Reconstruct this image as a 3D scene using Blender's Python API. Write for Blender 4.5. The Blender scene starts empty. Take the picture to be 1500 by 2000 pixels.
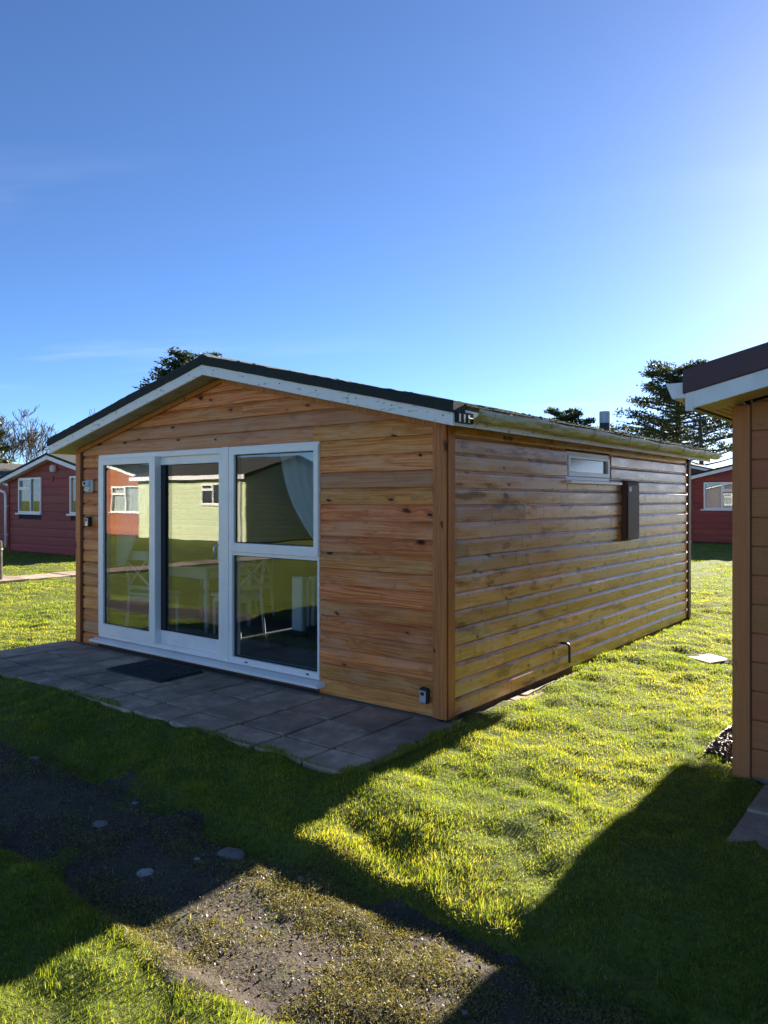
import bpy, bmesh, math, random
import numpy as np
from mathutils import Vector, Matrix
random.seed(7)
RNG = np.random.default_rng(11)
R = math.radians
scene = bpy.context.scene
COL = scene.collection

# ------------------------------------------------------------------ camera
CAM = (3.026, -4.633, 1.6)
cam_data = bpy.data.cameras.new('camera')
cam = bpy.data.objects.new('camera', cam_data)
COL.objects.link(cam)
cam.location = CAM
cam_data.sensor_fit = 'VERTICAL'
cam_data.sensor_height = 24.0
cam_data.lens = 24.0 * 1472.0 / 2000.0
cam_data.shift_y = -25.0 / 2000.0
cam_data.clip_start = 0.05
cam_data.clip_end = 2000
cam.rotation_euler = (R(90), 0, R(37.8))
scene.camera = cam
scene.render.resolution_x, scene.render.resolution_y = 768, 1024

# ------------------------------------------------------------------ sky and sun
SUN_EL, SUN_AZ = R(20.0), R(0.3)          # azimuth measured from +Y towards +X
CIRRUS_Z = 14.0
world = bpy.data.worlds.new('World')
scene.world = world
world.use_nodes = True
wn = world.node_tree
wn.nodes.clear()
w_out = wn.nodes.new('ShaderNodeOutputWorld')
w_bg = wn.nodes.new('ShaderNodeBackground')
w_sky = wn.nodes.new('ShaderNodeTexSky')
w_sky.sky_type = 'NISHITA'
w_sky.sun_disc = False
w_sky.sun_elevation = SUN_EL
w_sky.sun_rotation = SUN_AZ
w_sky.air_density = 0.6
w_sky.dust_density = 0.16
w_sky.ozone_density = 9.0
w_sky.altitude = 0
w_bg.inputs['Strength'].default_value = 0.063
w_tint = wn.nodes.new('ShaderNodeVectorMath')
w_tint.operation = 'MULTIPLY'
w_tint.inputs[1].default_value = (1.27, 0.955, 0.78)      # white balance of the daylight
wn.links.new(w_sky.outputs[0], w_tint.inputs[0])
# faint high cirrus, sparse, over the whole dome
w_tc = wn.nodes.new('ShaderNodeTexCoord')
w_sep = wn.nodes.new('ShaderNodeSeparateXYZ')
wn.links.new(w_tc.outputs['Generated'], w_sep.inputs[0])
def wmath(op, a, b=0.0, clamp=False):
    nd = wn.nodes.new('ShaderNodeMath'); nd.operation = op; nd.use_clamp = clamp
    for i, v in enumerate((a, b)):
        if isinstance(v, (int, float)): nd.inputs[i].default_value = v
        else: wn.links.new(v, nd.inputs[i])
    return nd.outputs[0]
zc = wmath('MAXIMUM', wmath('ADD', w_sep.outputs[2], 0.06), 0.06)
w_cmb = wn.nodes.new('ShaderNodeCombineXYZ')
cu = wmath('DIVIDE', w_sep.outputs[0], zc); cv = wmath('DIVIDE', w_sep.outputs[1], zc)
wn.links.new(wmath('ADD', wmath('MULTIPLY', cu, 0.55), wmath('MULTIPLY', cv, 0.25)), w_cmb.inputs[0])
wn.links.new(wmath('ADD', wmath('MULTIPLY', cv, 1.6), wmath('MULTIPLY', cu, -0.8)), w_cmb.inputs[1])
def wnoise(scale, detail, lo, hi, z):
    nz = wn.nodes.new('ShaderNodeTexNoise'); nz.inputs['Scale'].default_value = scale; nz.inputs['Detail'].default_value = detail
    ad = wn.nodes.new('ShaderNodeVectorMath'); ad.operation = 'ADD'; ad.inputs[1].default_value = (0, 0, z)
    wn.links.new(w_cmb.outputs[0], ad.inputs[0]); wn.links.new(ad.outputs[0], nz.inputs['Vector'])
    mr = wn.nodes.new('ShaderNodeMapRange'); mr.interpolation_type = 'SMOOTHSTEP'
    wn.links.new(nz.outputs[0], mr.inputs[0]); mr.inputs[1].default_value = lo; mr.inputs[2].default_value = hi
    return mr.outputs[0]
cir = wmath('MULTIPLY', wmath('MULTIPLY', wnoise(1.3, 6, 0.48, 0.72, CIRRUS_Z), wnoise(0.35, 2, 0.53, 0.68, CIRRUS_Z + 5)), 0.12)
w_cm = wn.nodes.new('ShaderNodeMix'); w_cm.data_type = 'RGBA'
wn.links.new(cir, w_cm.inputs[0]); wn.links.new(w_tint.outputs[0], w_cm.inputs[6])
w_cm.inputs[7].default_value = (5.5, 5.8, 6.2, 1)
wn.links.new(w_cm.outputs[2], w_bg.inputs[0])
wn.links.new(w_bg.outputs[0], w_out.inputs[0])

sun_d = bpy.data.lights.new('sun', 'SUN')
sun_d.energy = 4.6
sun_d.angle = R(0.5)
sun_d.color = (1.0, 0.93, 0.82)
sun = bpy.data.objects.new('sun', sun_d)
COL.objects.link(sun)
sun_dir = Vector((math.sin(SUN_AZ) * math.cos(SUN_EL), math.cos(SUN_AZ) * math.cos(SUN_EL), math.sin(SUN_EL)))
sun.rotation_euler = sun_dir.to_track_quat('Z', 'Y').to_euler()
sun.location = (8, 20, 12)

scene.view_settings.view_transform = 'Standard'
scene.view_settings.look = 'None'
scene.view_settings.gamma = 1.0
scene.view_settings.exposure = 2.22
scene.view_settings.use_curve_mapping = False
scene.render.engine = 'CYCLES'
scene.cycles.max_bounces = 8
scene.cycles.transparent_max_bounces = 16
scene.cycles.caustics_reflective = False
scene.cycles.caustics_refractive = False
scene.cycles.use_denoising = True

# ------------------------------------------------------------------ materials
MATS = {}
class NT:
    def __init__(self, name):
        m = bpy.data.materials.new(name)
        m.use_nodes = True
        self.m = m
        self.t = m.node_tree
        self.t.nodes.clear()
        self.out = self.n('ShaderNodeOutputMaterial')
    def n(self, typ, **kw):
        nd = self.t.nodes.new(typ)
        for k, v in kw.items():
            setattr(nd, k, v)
        return nd
    def l(self, a, b):
        self.t.links.new(a, b)
    def setin(self, sock, v):
        if hasattr(v, 'links') or isinstance(v, bpy.types.NodeSocket):
            self.l(v, sock)
        else:
            sock.default_value = v
    def math(self, op, a, b=0.0, c=0.0, clamp=False):
        nd = self.n('ShaderNodeMath', operation=op, use_clamp=clamp)
        self.setin(nd.inputs[0], a); self.setin(nd.inputs[1], b); self.setin(nd.inputs[2], c)
        return nd.outputs[0]
    def comb(self, x, y, z):
        nd = self.n('ShaderNodeCombineXYZ')
        for i, v in enumerate((x, y, z)):
            self.setin(nd.inputs[i], v)
        return nd.outputs[0]
    def noise(self, vec, scale=1.0, detail=3.0, rough=0.55, out=0):
        nd = self.n('ShaderNodeTexNoise')
        self.l(vec, nd.inputs['Vector'])
        nd.inputs['Scale'].default_value = scale
        nd.inputs['Detail'].default_value = detail
        nd.inputs['Roughness'].default_value = rough
        return nd.outputs[out]
    def smooth(self, v, lo, hi, a=0.0, b=1.0):
        nd = self.n('ShaderNodeMapRange', interpolation_type='SMOOTHSTEP')
        self.setin(nd.inputs[0], v)
        nd.inputs[1].default_value = lo; nd.inputs[2].default_value = hi
        nd.inputs[3].default_value = a; nd.inputs[4].default_value = b
        return nd.outputs[0]
    def mix(self, f, a, b, mode='MIX'):
        nd = self.n('ShaderNodeMix', data_type='RGBA', blend_type=mode)
        self.setin(nd.inputs[0], f)
        for s, v in ((6, a), (7, b)):
            if isinstance(v, tuple):
                v = (*v[:3], 1.0)
            self.setin(nd.inputs[s], v)
        return nd.outputs[2]
    def pos(self):
        tc = self.n('ShaderNodeTexCoord')
        return tc.outputs['Object']
    def sep(self, v):
        nd = self.n('ShaderNodeSeparateXYZ'); self.l(v, nd.inputs[0]); return nd.outputs
    def rnd(self):
        return self.n('ShaderNodeObjectInfo').outputs['Random']
    def bump(self, h, strength=0.3, dist=0.01):
        nd = self.n('ShaderNodeBump')
        nd.inputs['Strength'].default_value = strength
        nd.inputs['Distance'].default_value = dist
        self.l(h, nd.inputs['Height'])
        return nd.outputs[0]
    def bsdf(self, col, rough=0.6, normal=None, spec=0.5, metal=0.0, coat=0.0):
        p = self.n('ShaderNodeBsdfPrincipled')
        if isinstance(col, tuple):
            col = (*col[:3], 1.0)
        self.setin(p.inputs['Base Color'], col)
        self.setin(p.inputs['Roughness'], rough)
        p.inputs['Specular IOR Level'].default_value = spec
        p.inputs['Metallic'].default_value = metal
        p.inputs['Coat Weight'].default_value = coat
        p.inputs['Coat Roughness'].default_value = 0.2
        if normal is not None:
            self.l(normal, p.inputs['Normal'])
        return p
    def done(self, sh):
        self.l(sh.outputs[0] if hasattr(sh, 'outputs') else sh, self.out.inputs[0])
        MATS[self.m.name] = self.m
        return self.m

def wood_mat(name, axis, light, dark, knot, pale=None, pale_amt=0.0, low_tone=None, low_tone_amt=0.0, rough=0.42, var=0.35, fine=1.0, ticks=0.0, spec=0.22, stains=0.0):
    t = NT(name)
    p = t.sep(t.pos())
    al, z = p[axis], p[2]
    if axis == 2:
        z = t.math('ADD', p[0], p[1])
    rn = t.rnd()
    off = t.math('MULTIPLY', rn, 83.0)
    a2 = t.math('ADD', al, off)
    # knots
    vor = t.n('ShaderNodeTexVoronoi', feature='F1')
    vor.inputs['Scale'].default_value = 1.0
    vor.inputs['Randomness'].default_value = 0.9
    kw = t.math('MULTIPLY', t.math('SUBTRACT', t.noise(t.comb(t.math('MULTIPLY', a2, 22.0), t.math('MULTIPLY', z, 22.0), off), 1.0, 2), 0.5), 0.16)
    t.l(t.comb(t.math('ADD', t.math('MULTIPLY', a2, 4.4), t.math('ADD', kw, t.math('MULTIPLY', z, 3.0))), t.math('ADD', t.math('MULTIPLY', z, 8.5), kw), off), vor.inputs['Vector'])
    vc = t.sep(vor.outputs['Color'])
    dist = t.math('DIVIDE', vor.outputs['Distance'], t.math('ADD', 0.66, t.math('MULTIPLY', t.math('POWER', vc[1], 2.0), 1.1)))
    has = t.math('GREATER_THAN', vc[0], 0.12)
    kn = t.math('MULTIPLY', t.smooth(dist, 0.15, 0.07), has)
    halo = t.math('MULTIPLY', t.smooth(dist, 0.34, 0.05), has)
    # grain
    bend = t.math('MULTIPLY', halo, 1.6)
    wob = t.noise(t.comb(t.math('MULTIPLY', a2, 0.9), t.math('MULTIPLY', z, 6.0), off), 1.0, 2)
    gv = t.comb(t.math('MULTIPLY', a2, 1.6 * fine), t.math('ADD', t.math('ADD', t.math('MULTIPLY', z, 70.0 * fine), bend), t.math('MULTIPLY', wob, 7.0)), off)
    gr = t.noise(gv, 1.0, 4, 0.6)
    g = t.smooth(gr, 0.34, 0.68)
    col = t.mix(g, light, dark)
    col = t.mix(t.math('MULTIPLY', halo, 0.6), col, dark)
    blot = t.noise(t.comb(t.math('MULTIPLY', a2, 2.2), t.math('MULTIPLY', z, 9.0), off), 1.0, 3)
    if pale:
        pm = t.math('MULTIPLY', t.smooth(blot, 0.43, 0.66), pale_amt)
        col = t.mix(pm, col, pale)
    if low_tone:
        bl2 = t.noise(t.comb(t.math('MULTIPLY', a2, 3.5), t.math('MULTIPLY', z, 7.0), t.math('ADD', off, 9.0)), 1.0, 4)
        lowz = t.smooth(z, 1.7, 0.5)
        am = t.math('MULTIPLY', t.math('MULTIPLY', t.smooth(bl2, 0.44, 0.62), lowz), low_tone_amt)  # golden patches, denser towards the foot of the wall
        col = t.mix(am, col, low_tone)
        rust = t.noise(t.comb(t.math('MULTIPLY', a2, 2.6), t.math('MULTIPLY', z, 10.0), t.math('ADD', off, 31.0)), 1.0, 3)
        col = t.mix(t.smooth(rust, 0.53, 0.68, 0, 0.85), col, (0.26, 0.085, 0.026))
    stain = t.noise(t.comb(t.math('MULTIPLY', a2, 5.0), t.math('MULTIPLY', z, 11.0), t.math('ADD', off, 51.0)), 1.0, 4)
    col = t.mix(t.smooth(stain, 0.56, 0.72, 0, stains), col, dark)
    col = t.mix(t.smooth(t.math('FRACT', t.math('MULTIPLY', rn, 29.1)), 0.88, 0.90, 0, stains * 0.6), col, (0.34, 0.25, 0.16))
    # per-board tone
    tone = t.math('ADD', t.math('MULTIPLY', t.math('FRACT', t.math('MULTIPLY', rn, 17.3)), var), 1.0 - var * 0.55)
    hue = t.n('ShaderNodeHueSaturation')
    hue.inputs['Hue'].default_value = 0.5
    t.l(t.math('ADD', t.math('MULTIPLY', t.math('FRACT', t.math('MULTIPLY', rn, 7.7)), 0.018), 0.488), hue.inputs['Hue'])
    t.l(tone, hue.inputs['Value'])
    t.l(col, hue.inputs['Color'])
    # nail marks and drip streaks
    tk = t.math('ABSOLUTE', t.math('SUBTRACT', t.math('FRACT', t.math('MULTIPLY', a2, 1.9)), 0.5))
    tkn = t.noise(t.comb(t.math('MULTIPLY', a2, 3.0), t.math('MULTIPLY', z, 30.0), off), 1.0, 2)
    tm = t.math('MULTIPLY', t.smooth(tk, 0.016, 0.005), t.smooth(tkn, 0.47, 0.60, 0.0, ticks))
    kn = t.math('MAXIMUM', kn, tm)
    col = t.mix(kn, hue.outputs[0], knot)
    h = t.math('ADD', t.math('MULTIPLY', gr, 0.6), t.math('MULTIPLY', kn, -0.4))
    nrm = t.bump(h, 0.25, 0.004)
    ro = t.math('ADD', t.math('MULTIPLY', blot, 0.35), rough - 0.17)
    return t.done(t.bsdf(col, ro, nrm, spec))

wood_mat('cladding_front', 0, (0.86, 0.325, 0.088), (0.50, 0.145, 0.034), (0.065, 0.017, 0.008), pale=(0.78, 0.40, 0.19), pale_amt=0.55, rough=0.5, var=0.30, ticks=0.0, stains=0.65)
wood_mat('cladding_side', 1, (0.90, 0.47, 0.21), (0.64, 0.28, 0.10), (0.055, 0.022, 0.014), pale=(0.80, 0.53, 0.35), pale_amt=0.75, low_tone=(0.66, 0.33, 0.035), low_tone_amt=0.6, rough=0.30, var=0.42, ticks=0.75, spec=0.7, stains=0.45)
wood_mat('trim_wood', 2, (0.66, 0.265, 0.07), (0.48, 0.165, 0.04), (0.09, 0.03, 0.012), rough=0.45, var=0.15)
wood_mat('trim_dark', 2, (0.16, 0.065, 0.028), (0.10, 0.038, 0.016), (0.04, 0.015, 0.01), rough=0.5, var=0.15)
wood_mat('composite', 0, (0.44, 0.165, 0.058), (0.39, 0.14, 0.048), (0.36, 0.13, 0.045), rough=0.55, var=0.10, fine=1.6)
wood_mat('composite_trim', 2, (0.54, 0.19, 0.064), (0.46, 0.155, 0.052), (0.42, 0.14, 0.048), rough=0.55, var=0.05, fine=1.4)
wood_mat('red_boards', 0, (0.30, 0.062, 0.045), (0.25, 0.048, 0.036), (0.22, 0.043, 0.033), pale=(0.33, 0.09, 0.068), pale_amt=0.4, rough=0.5, var=0.16)
wood_mat('green_boards', 0, (0.62, 0.66, 0.40), (0.58, 0.62, 0.37), (0.56, 0.6, 0.36), rough=0.55, var=0.06)
wood_mat('orange_boards', 0, (0.40, 0.16, 0.07), (0.34, 0.13, 0.055), (0.3, 0.11, 0.05), rough=0.55, var=0.15)
wood_mat('brown_boards', 0, (0.15, 0.085, 0.045), (0.11, 0.06, 0.032), (0.08, 0.045, 0.025), rough=0.55, var=0.2)
wood_mat('soffit_wood', 0, (0.72, 0.48, 0.25), (0.64, 0.42, 0.21), (0.38, 0.25, 0.1), rough=0.55, var=0.1)

def plain(name, col, rough=0.5, spec=0.5, metal=0.0, dirt=None, dirt_amt=0.0, scale=6.0, bump=0.0, stretch=None, lo=0.5, hi=0.75, coat=0.0):
    t = NT(name)
    v = t.pos()
    c = col
    nrm = None
    if dirt or bump:
        if stretch:
            p = t.sep(v)
            v = t.comb(t.math('MULTIPLY', p[0], stretch[0]), t.math('MULTIPLY', p[1], stretch[1]), t.math('MULTIPLY', p[2], stretch[2]))
        nz = t.noise(v, scale, 5, 0.6)
        if dirt:
            c = t.mix(t.math('MULTIPLY', t.smooth(nz, lo, hi), dirt_amt), col, dirt)
        if bump:
            nrm = t.bump(t.noise(v, scale * 6, 4), 0.5, bump)
    return t.done(t.bsdf(c, rough, nrm, spec, metal, coat))

plain('upvc', (0.93, 0.86, 0.79), 0.32, dirt=(0.62, 0.62, 0.58), dirt_amt=0.35, scale=3.0)
plain('upvc_gutter', (0.56, 0.56, 0.50), 0.42, dirt=(0.27, 0.27, 0.08), dirt_amt=0.9, scale=3.0, stretch=(6, 1.2, 9), lo=0.40, hi=0.62)
plain('fascia_white', (0.88, 0.81, 0.74), 0.5, dirt=(0.33, 0.31, 0.22), dirt_amt=0.85, scale=4.0, stretch=(3, 3, 9), lo=0.56, hi=0.70)
plain('fascia_clean', (0.86, 0.80, 0.76), 0.45, dirt=(0.55, 0.52, 0.5), dirt_amt=0.4, scale=4.0)
plain('soffit_dirty', (0.42, 0.37, 0.28), 0.7, dirt=(0.20, 0.19, 0.08), dirt_amt=0.9, scale=5.0)
plain('rubber_black', (0.015, 0.015, 0.016), 0.6)
plain('mat_fibre', (0.028, 0.029, 0.032), 0.95, dirt=(0.05, 0.05, 0.05), dirt_amt=0.9, scale=40, bump=0.006)
plain('keysafe_silver', (0.55, 0.56, 0.57), 0.35, metal=0.4)
plain('lamp_plastic', (0.62, 0.63, 0.60), 0.45, dirt=(0.25, 0.24, 0.18), dirt_amt=0.6, scale=20)
plain('meter_brown', (0.125, 0.066, 0.054), 0.55, spec=0.25, dirt=(0.11, 0.07, 0.06), dirt_amt=0.5, scale=5)
plain('meter_label', (0.42, 0.42, 0.42), 0.4)
plain('felt_dark', (0.020, 0.024, 0.022), 0.9, dirt=(0.04, 0.048, 0.03), dirt_amt=0.7, scale=30, bump=0.004)
plain('felt_roof', (0.05, 0.047, 0.04), 0.95, dirt=(0.16, 0.15, 0.09), dirt_amt=0.8, scale=12, bump=0.01)
plain('maroon_verge', (0.075, 0.024, 0.026), 0.5, dirt=(0.1, 0.035, 0.035), dirt_amt=0.4, scale=4)
plain('moss', (0.085, 0.095, 0.025), 1.0, dirt=(0.16, 0.14, 0.05), dirt_amt=0.8, scale=30, bump=0.01)
plain('wall_inner', (0.32, 0.30, 0.27), 0.8)
plain('timber_inner', (0.14, 0.075, 0.035), 0.8)
plain('furniture_white', (0.60, 0.58, 0.53), 0.45)
plain('radiator_white', (0.72, 0.72, 0.70), 0.4)
plain('flue_grey', (0.42, 0.44, 0.47), 0.4, metal=0.3)
plain('flue_dark', (0.03, 0.03, 0.03), 0.6)
plain('pipe_black', (0.02, 0.02, 0.02), 0.35)
plain('bark_tree', (0.075, 0.058, 0.045), 0.95, dirt=(0.13, 0.11, 0.085), dirt_amt=0.7, scale=5, bump=0.02)
plain('bark_twig', (0.115, 0.092, 0.070), 0.95)
plain('post_wood', (0.05, 0.04, 0.03), 0.9, dirt=(0.2, 0.18, 0.14), dirt_amt=0.7, scale=8, bump=0.006)
plain('stone_pale', (0.34, 0.31, 0.27), 0.85, dirt=(0.13, 0.12, 0.10), dirt_amt=0.9, scale=35, bump=0.006)
plain('stone_brown', (0.20, 0.17, 0.14), 0.9, dirt=(0.11, 0.10, 0.08), dirt_amt=0.8, scale=14, bump=0.006)
plain('edging_wood', (0.36, 0.29, 0.20), 0.85, dirt=(0.2, 0.15, 0.1), dirt_amt=0.7, scale=14)
plain('curtain_pink', (0.55, 0.09, 0.10), 0.8)
plain('curtain_cream', (0.62, 0.60, 0.55), 0.8)
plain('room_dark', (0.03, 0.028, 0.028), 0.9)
plain('white_leaf', (0.7, 0.7, 0.68), 0.7)
plain('car_paint', (0.015, 0.017, 0.022), 0.2, coat=0.6)
plain('steel', (0.6, 0.6, 0.6), 0.3, metal=0.8)

def floor_mat():
    t = NT('floor_vinyl')
    p = t.sep(t.pos())
    g = t.noise(t.comb(t.math('MULTIPLY', p[0], 3.0), t.math('MULTIPLY', p[1], 40.0), 0.0), 1.0, 4)
    c = t.mix(t.smooth(g, 0.35, 0.7), (0.075, 0.080, 0.090), (0.13, 0.135, 0.145))
    t.done(t.bsdf(c, 0.45))
floor_mat()

def slab_mat():
    t = NT('paving')
    v = t.pos(); rn = t.rnd()
    p = t.sep(v)
    v2 = t.comb(p[0], p[1], t.math('MULTIPLY', rn, 40.0))
    a = t.noise(v2, 5.0, 6, 0.65)
    b = t.noise(v2, 70.0, 3, 0.6)
    c = t.mix(t.smooth(a, 0.35, 0.7), (0.31, 0.215, 0.14), (0.54, 0.385, 0.26))
    c = t.mix(t.smooth(b, 0.66, 0.74, 0, 0.7), c, (0.36, 0.34, 0.31))
    c = t.mix(t.smooth(b, 0.40, 0.30, 0, 0.6), c, (0.06, 0.055, 0.045))
    w = t.noise(v, 1.1, 3, 0.5)
    c = t.mix(t.smooth(w, 0.50, 0.62, 0, 0.5), c, (0.10, 0.088, 0.062))
    hs = t.n('ShaderNodeHueSaturation')
    t.l(t.math('ADD', t.math('MULTIPLY', rn, 0.4), 0.8), hs.inputs['Value'])
    t.l(c, hs.inputs['Color'])
    h = t.math('ADD', t.math('MULTIPLY', b, 0.4), a)
    t.done(t.bsdf(hs.outputs[0], 0.85, t.bump(h, 0.5, 0.012)))
slab_mat()

def path_mat():
    t = NT('path_surface')
    v = t.pos()
    a = t.noise(v, 2.2, 5, 0.6)
    b = t.noise(v, 45.0, 5, 0.7)
    c0 = t.noise(v, 9.0, 4, 0.6)
    c = t.mix(t.smooth(b, 0.3, 0.7), (0.038, 0.026, 0.019), (0.085, 0.057, 0.038))
    c = t.mix(t.smooth(c0, 0.45, 0.68, 0, 0.6), c, (0.105, 0.075, 0.048))
    c = t.mix(t.math('MULTIPLY', t.smooth(a, 0.46, 0.62), t.smooth(b, 0.35, 0.6)), c, (0.085, 0.085, 0.035))
    t.done(t.bsdf(c, 0.9, t.bump(t.math('ADD', b, c0), 0.9, 0.02)))
path_mat()

def ground_mat():
    t = NT('lawn_soil')
    v = t.pos()
    a = t.noise(v, 1.3, 4, 0.6)
    b = t.noise(v, 30.0, 5, 0.7)
    c = t.mix(t.smooth(b, 0.3, 0.7), (0.085, 0.105, 0.014), (0.20, 0.225, 0.03))
    c = t.mix(t.smooth(a, 0.45, 0.7, 0, 0.5), c, (0.12, 0.13, 0.03))
    t.done(t.bsdf(c, 0.95, t.bump(t.math('ADD', b, a), 1.0, 0.05), 0.2))
ground_mat()

def grass_mat(name, stops, trans=0.45):
    t = NT(name)
    at = t.n('ShaderNodeAttribute', attribute_name='tint')
    rp = t.n('ShaderNodeValToRGB')
    el = rp.color_ramp.elements
    el[0].position, el[0].color = stops[0][0], (*stops[0][1], 1)
    el[1].position, el[1].color = stops[-1][0], (*stops[-1][1], 1)
    for p_, c_ in stops[1:-1]:
        e = el.new(p_); e.color = (*c_, 1)
    t.l(at.outputs['Fac'], rp.inputs[0])
    p = t.bsdf(rp.outputs[0], 0.5, None, 0.35)
    tr = t.n('ShaderNodeBsdfTranslucent')
    t.l(t.mix(1.0, rp.outputs[0], (1.9, 1.6, 0.7), 'MULTIPLY'), tr.inputs[0])
    mx = t.n('ShaderNodeMixShader')
    mx.inputs[0].default_value = trans
    t.l(p.outputs[0], mx.inputs[1]); t.l(tr.outputs[0], mx.inputs[2])
    t.done(mx)
grass_mat('grass_blades', [(0.0, (0.085, 0.150, 0.018)), (0.5, (0.185, 0.25, 0.026)), (0.85, (0.29, 0.33, 0.045)), (1.0, (0.42, 0.34, 0.12))], 0.55)
grass_mat('clippings', [(0.0, (0.045, 0.05, 0.018)), (0.4, (0.15, 0.15, 0.04)), (0.8, (0.27, 0.25, 0.08)), (1.0, (0.38, 0.31, 0.15))], 0.3)
grass_mat('needles', [(0.0, (0.022, 0.036, 0.016)), (0.6, (0.04, 0.06, 0.024)), (1.0, (0.08, 0.095, 0.04))], 0.25)
grass_mat('chips', [(0.0, (0.07, 0.04, 0.028)), (0.5, (0.17, 0.105, 0.07)), (1.0, (0.27, 0.19, 0.13))], 0.0)

def glass_mat(name, boost=2.0, tint=(0.93, 0.96, 0.95), wav=0.0):
    t = NT(name)
    ge = t.n('ShaderNodeNewGeometry')
    dt = t.n('ShaderNodeVectorMath', operation='DOT_PRODUCT')
    t.l(ge.outputs['Normal'], dt.inputs[0]); t.l(ge.outputs['Incoming'], dt.inputs[1])
    sch = t.math('ADD', t.math('MULTIPLY', t.math('POWER', t.math('SUBTRACT', 1.0, t.math('ABSOLUTE', dt.outputs['Value'])), 5.0), 0.96), 0.04)
    gl = t.n('ShaderNodeBsdfGlossy'); gl.inputs['Roughness'].default_value = 0.0
    tr = t.n('ShaderNodeBsdfTransparent'); tr.inputs[0].default_value = (*tint, 1)
    if wav:
        nz = t.noise(t.pos(), 2.3, 1, 0.4)
        nb = t.bump(nz, 1.0, wav)
        t.l(nb, gl.inputs['Normal'])
    mx = t.n('ShaderNodeMixShader')
    t.l(t.math('MULTIPLY', sch, boost, clamp=True), mx.inputs[0])
    t.l(tr.outputs[0], mx.inputs[1]); t.l(gl.outputs[0], mx.inputs[2])
    t.done(mx)
glass_mat('glass_front', 2.7, wav=0.0006)
glass_mat('glass_far', 2.0)

def frosted():
    t = NT('glass_obscured')
    nz = t.noise(t.pos(), 90.0, 3)
    t.done(t.bsdf((0.16, 0.17, 0.18), 0.06, t.bump(nz, 0.06, 0.01), 1.0))
frosted()

def voile():
    t = NT('voile')
    d = t.n('ShaderNodeBsdfTranslucent'); d.inputs[0].default_value = (0.85, 0.87, 0.9, 1)
    d2 = t.n('ShaderNodeBsdfDiffuse'); d2.inputs[0].default_value = (0.85, 0.87, 0.9, 1)
    tr = t.n('ShaderNodeBsdfTransparent')
    m1 = t.n('ShaderNodeMixShader'); m1.inputs[0].default_value = 0.6
    t.l(d.outputs[0], m1.inputs[1]); t.l(d2.outputs[0], m1.inputs[2])
    m2 = t.n('ShaderNodeMixShader'); m2.inputs[0].default_value = 0.90
    t.l(tr.outputs[0], m2.inputs[1]); t.l(m1.outputs[0], m2.inputs[2])
    t.done(m2)
voile()

# ------------------------------------------------------------------ mesh helpers
def link(o, parent=None):
    COL.objects.link(o)
    if parent is not None:
        o.parent = parent
    return o
def mesh_obj(name, verts, faces, mat, parent=None, smooth=False, bevel=0.0, fix=True):
    me = bpy.data.meshes.new(name)
    me.from_pydata([tuple(v) for v in verts], [], faces)
    if fix or bevel:
        bm = bmesh.new(); bm.from_mesh(me)
        bmesh.ops.recalc_face_normals(bm, faces=bm.faces)
        if bevel:
            bmesh.ops.bevel(bm, geom=[e for e in bm.edges], offset=bevel, segments=1, affect='EDGES', clamp_overlap=True)
        bm.to_mesh(me); bm.free()
    me.materials.append(MATS[mat])
    if smooth:
        me.polygons.foreach_set('use_smooth', [True] * len(me.polygons))
    o = bpy.data.objects.new(name, me)
    return link(o, parent)
def tag(o, label=None, cat=None, group=None, kind=None):
    if label: o['label'] = label
    if cat: o['category'] = cat
    if group: o['group'] = group
    if kind: o['kind'] = kind
    return o
def empty(name, loc=(0, 0, 0)):
    o = bpy.data.objects.new(name, None)
    o.empty_display_size = 0.2
    return link(o)
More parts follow.
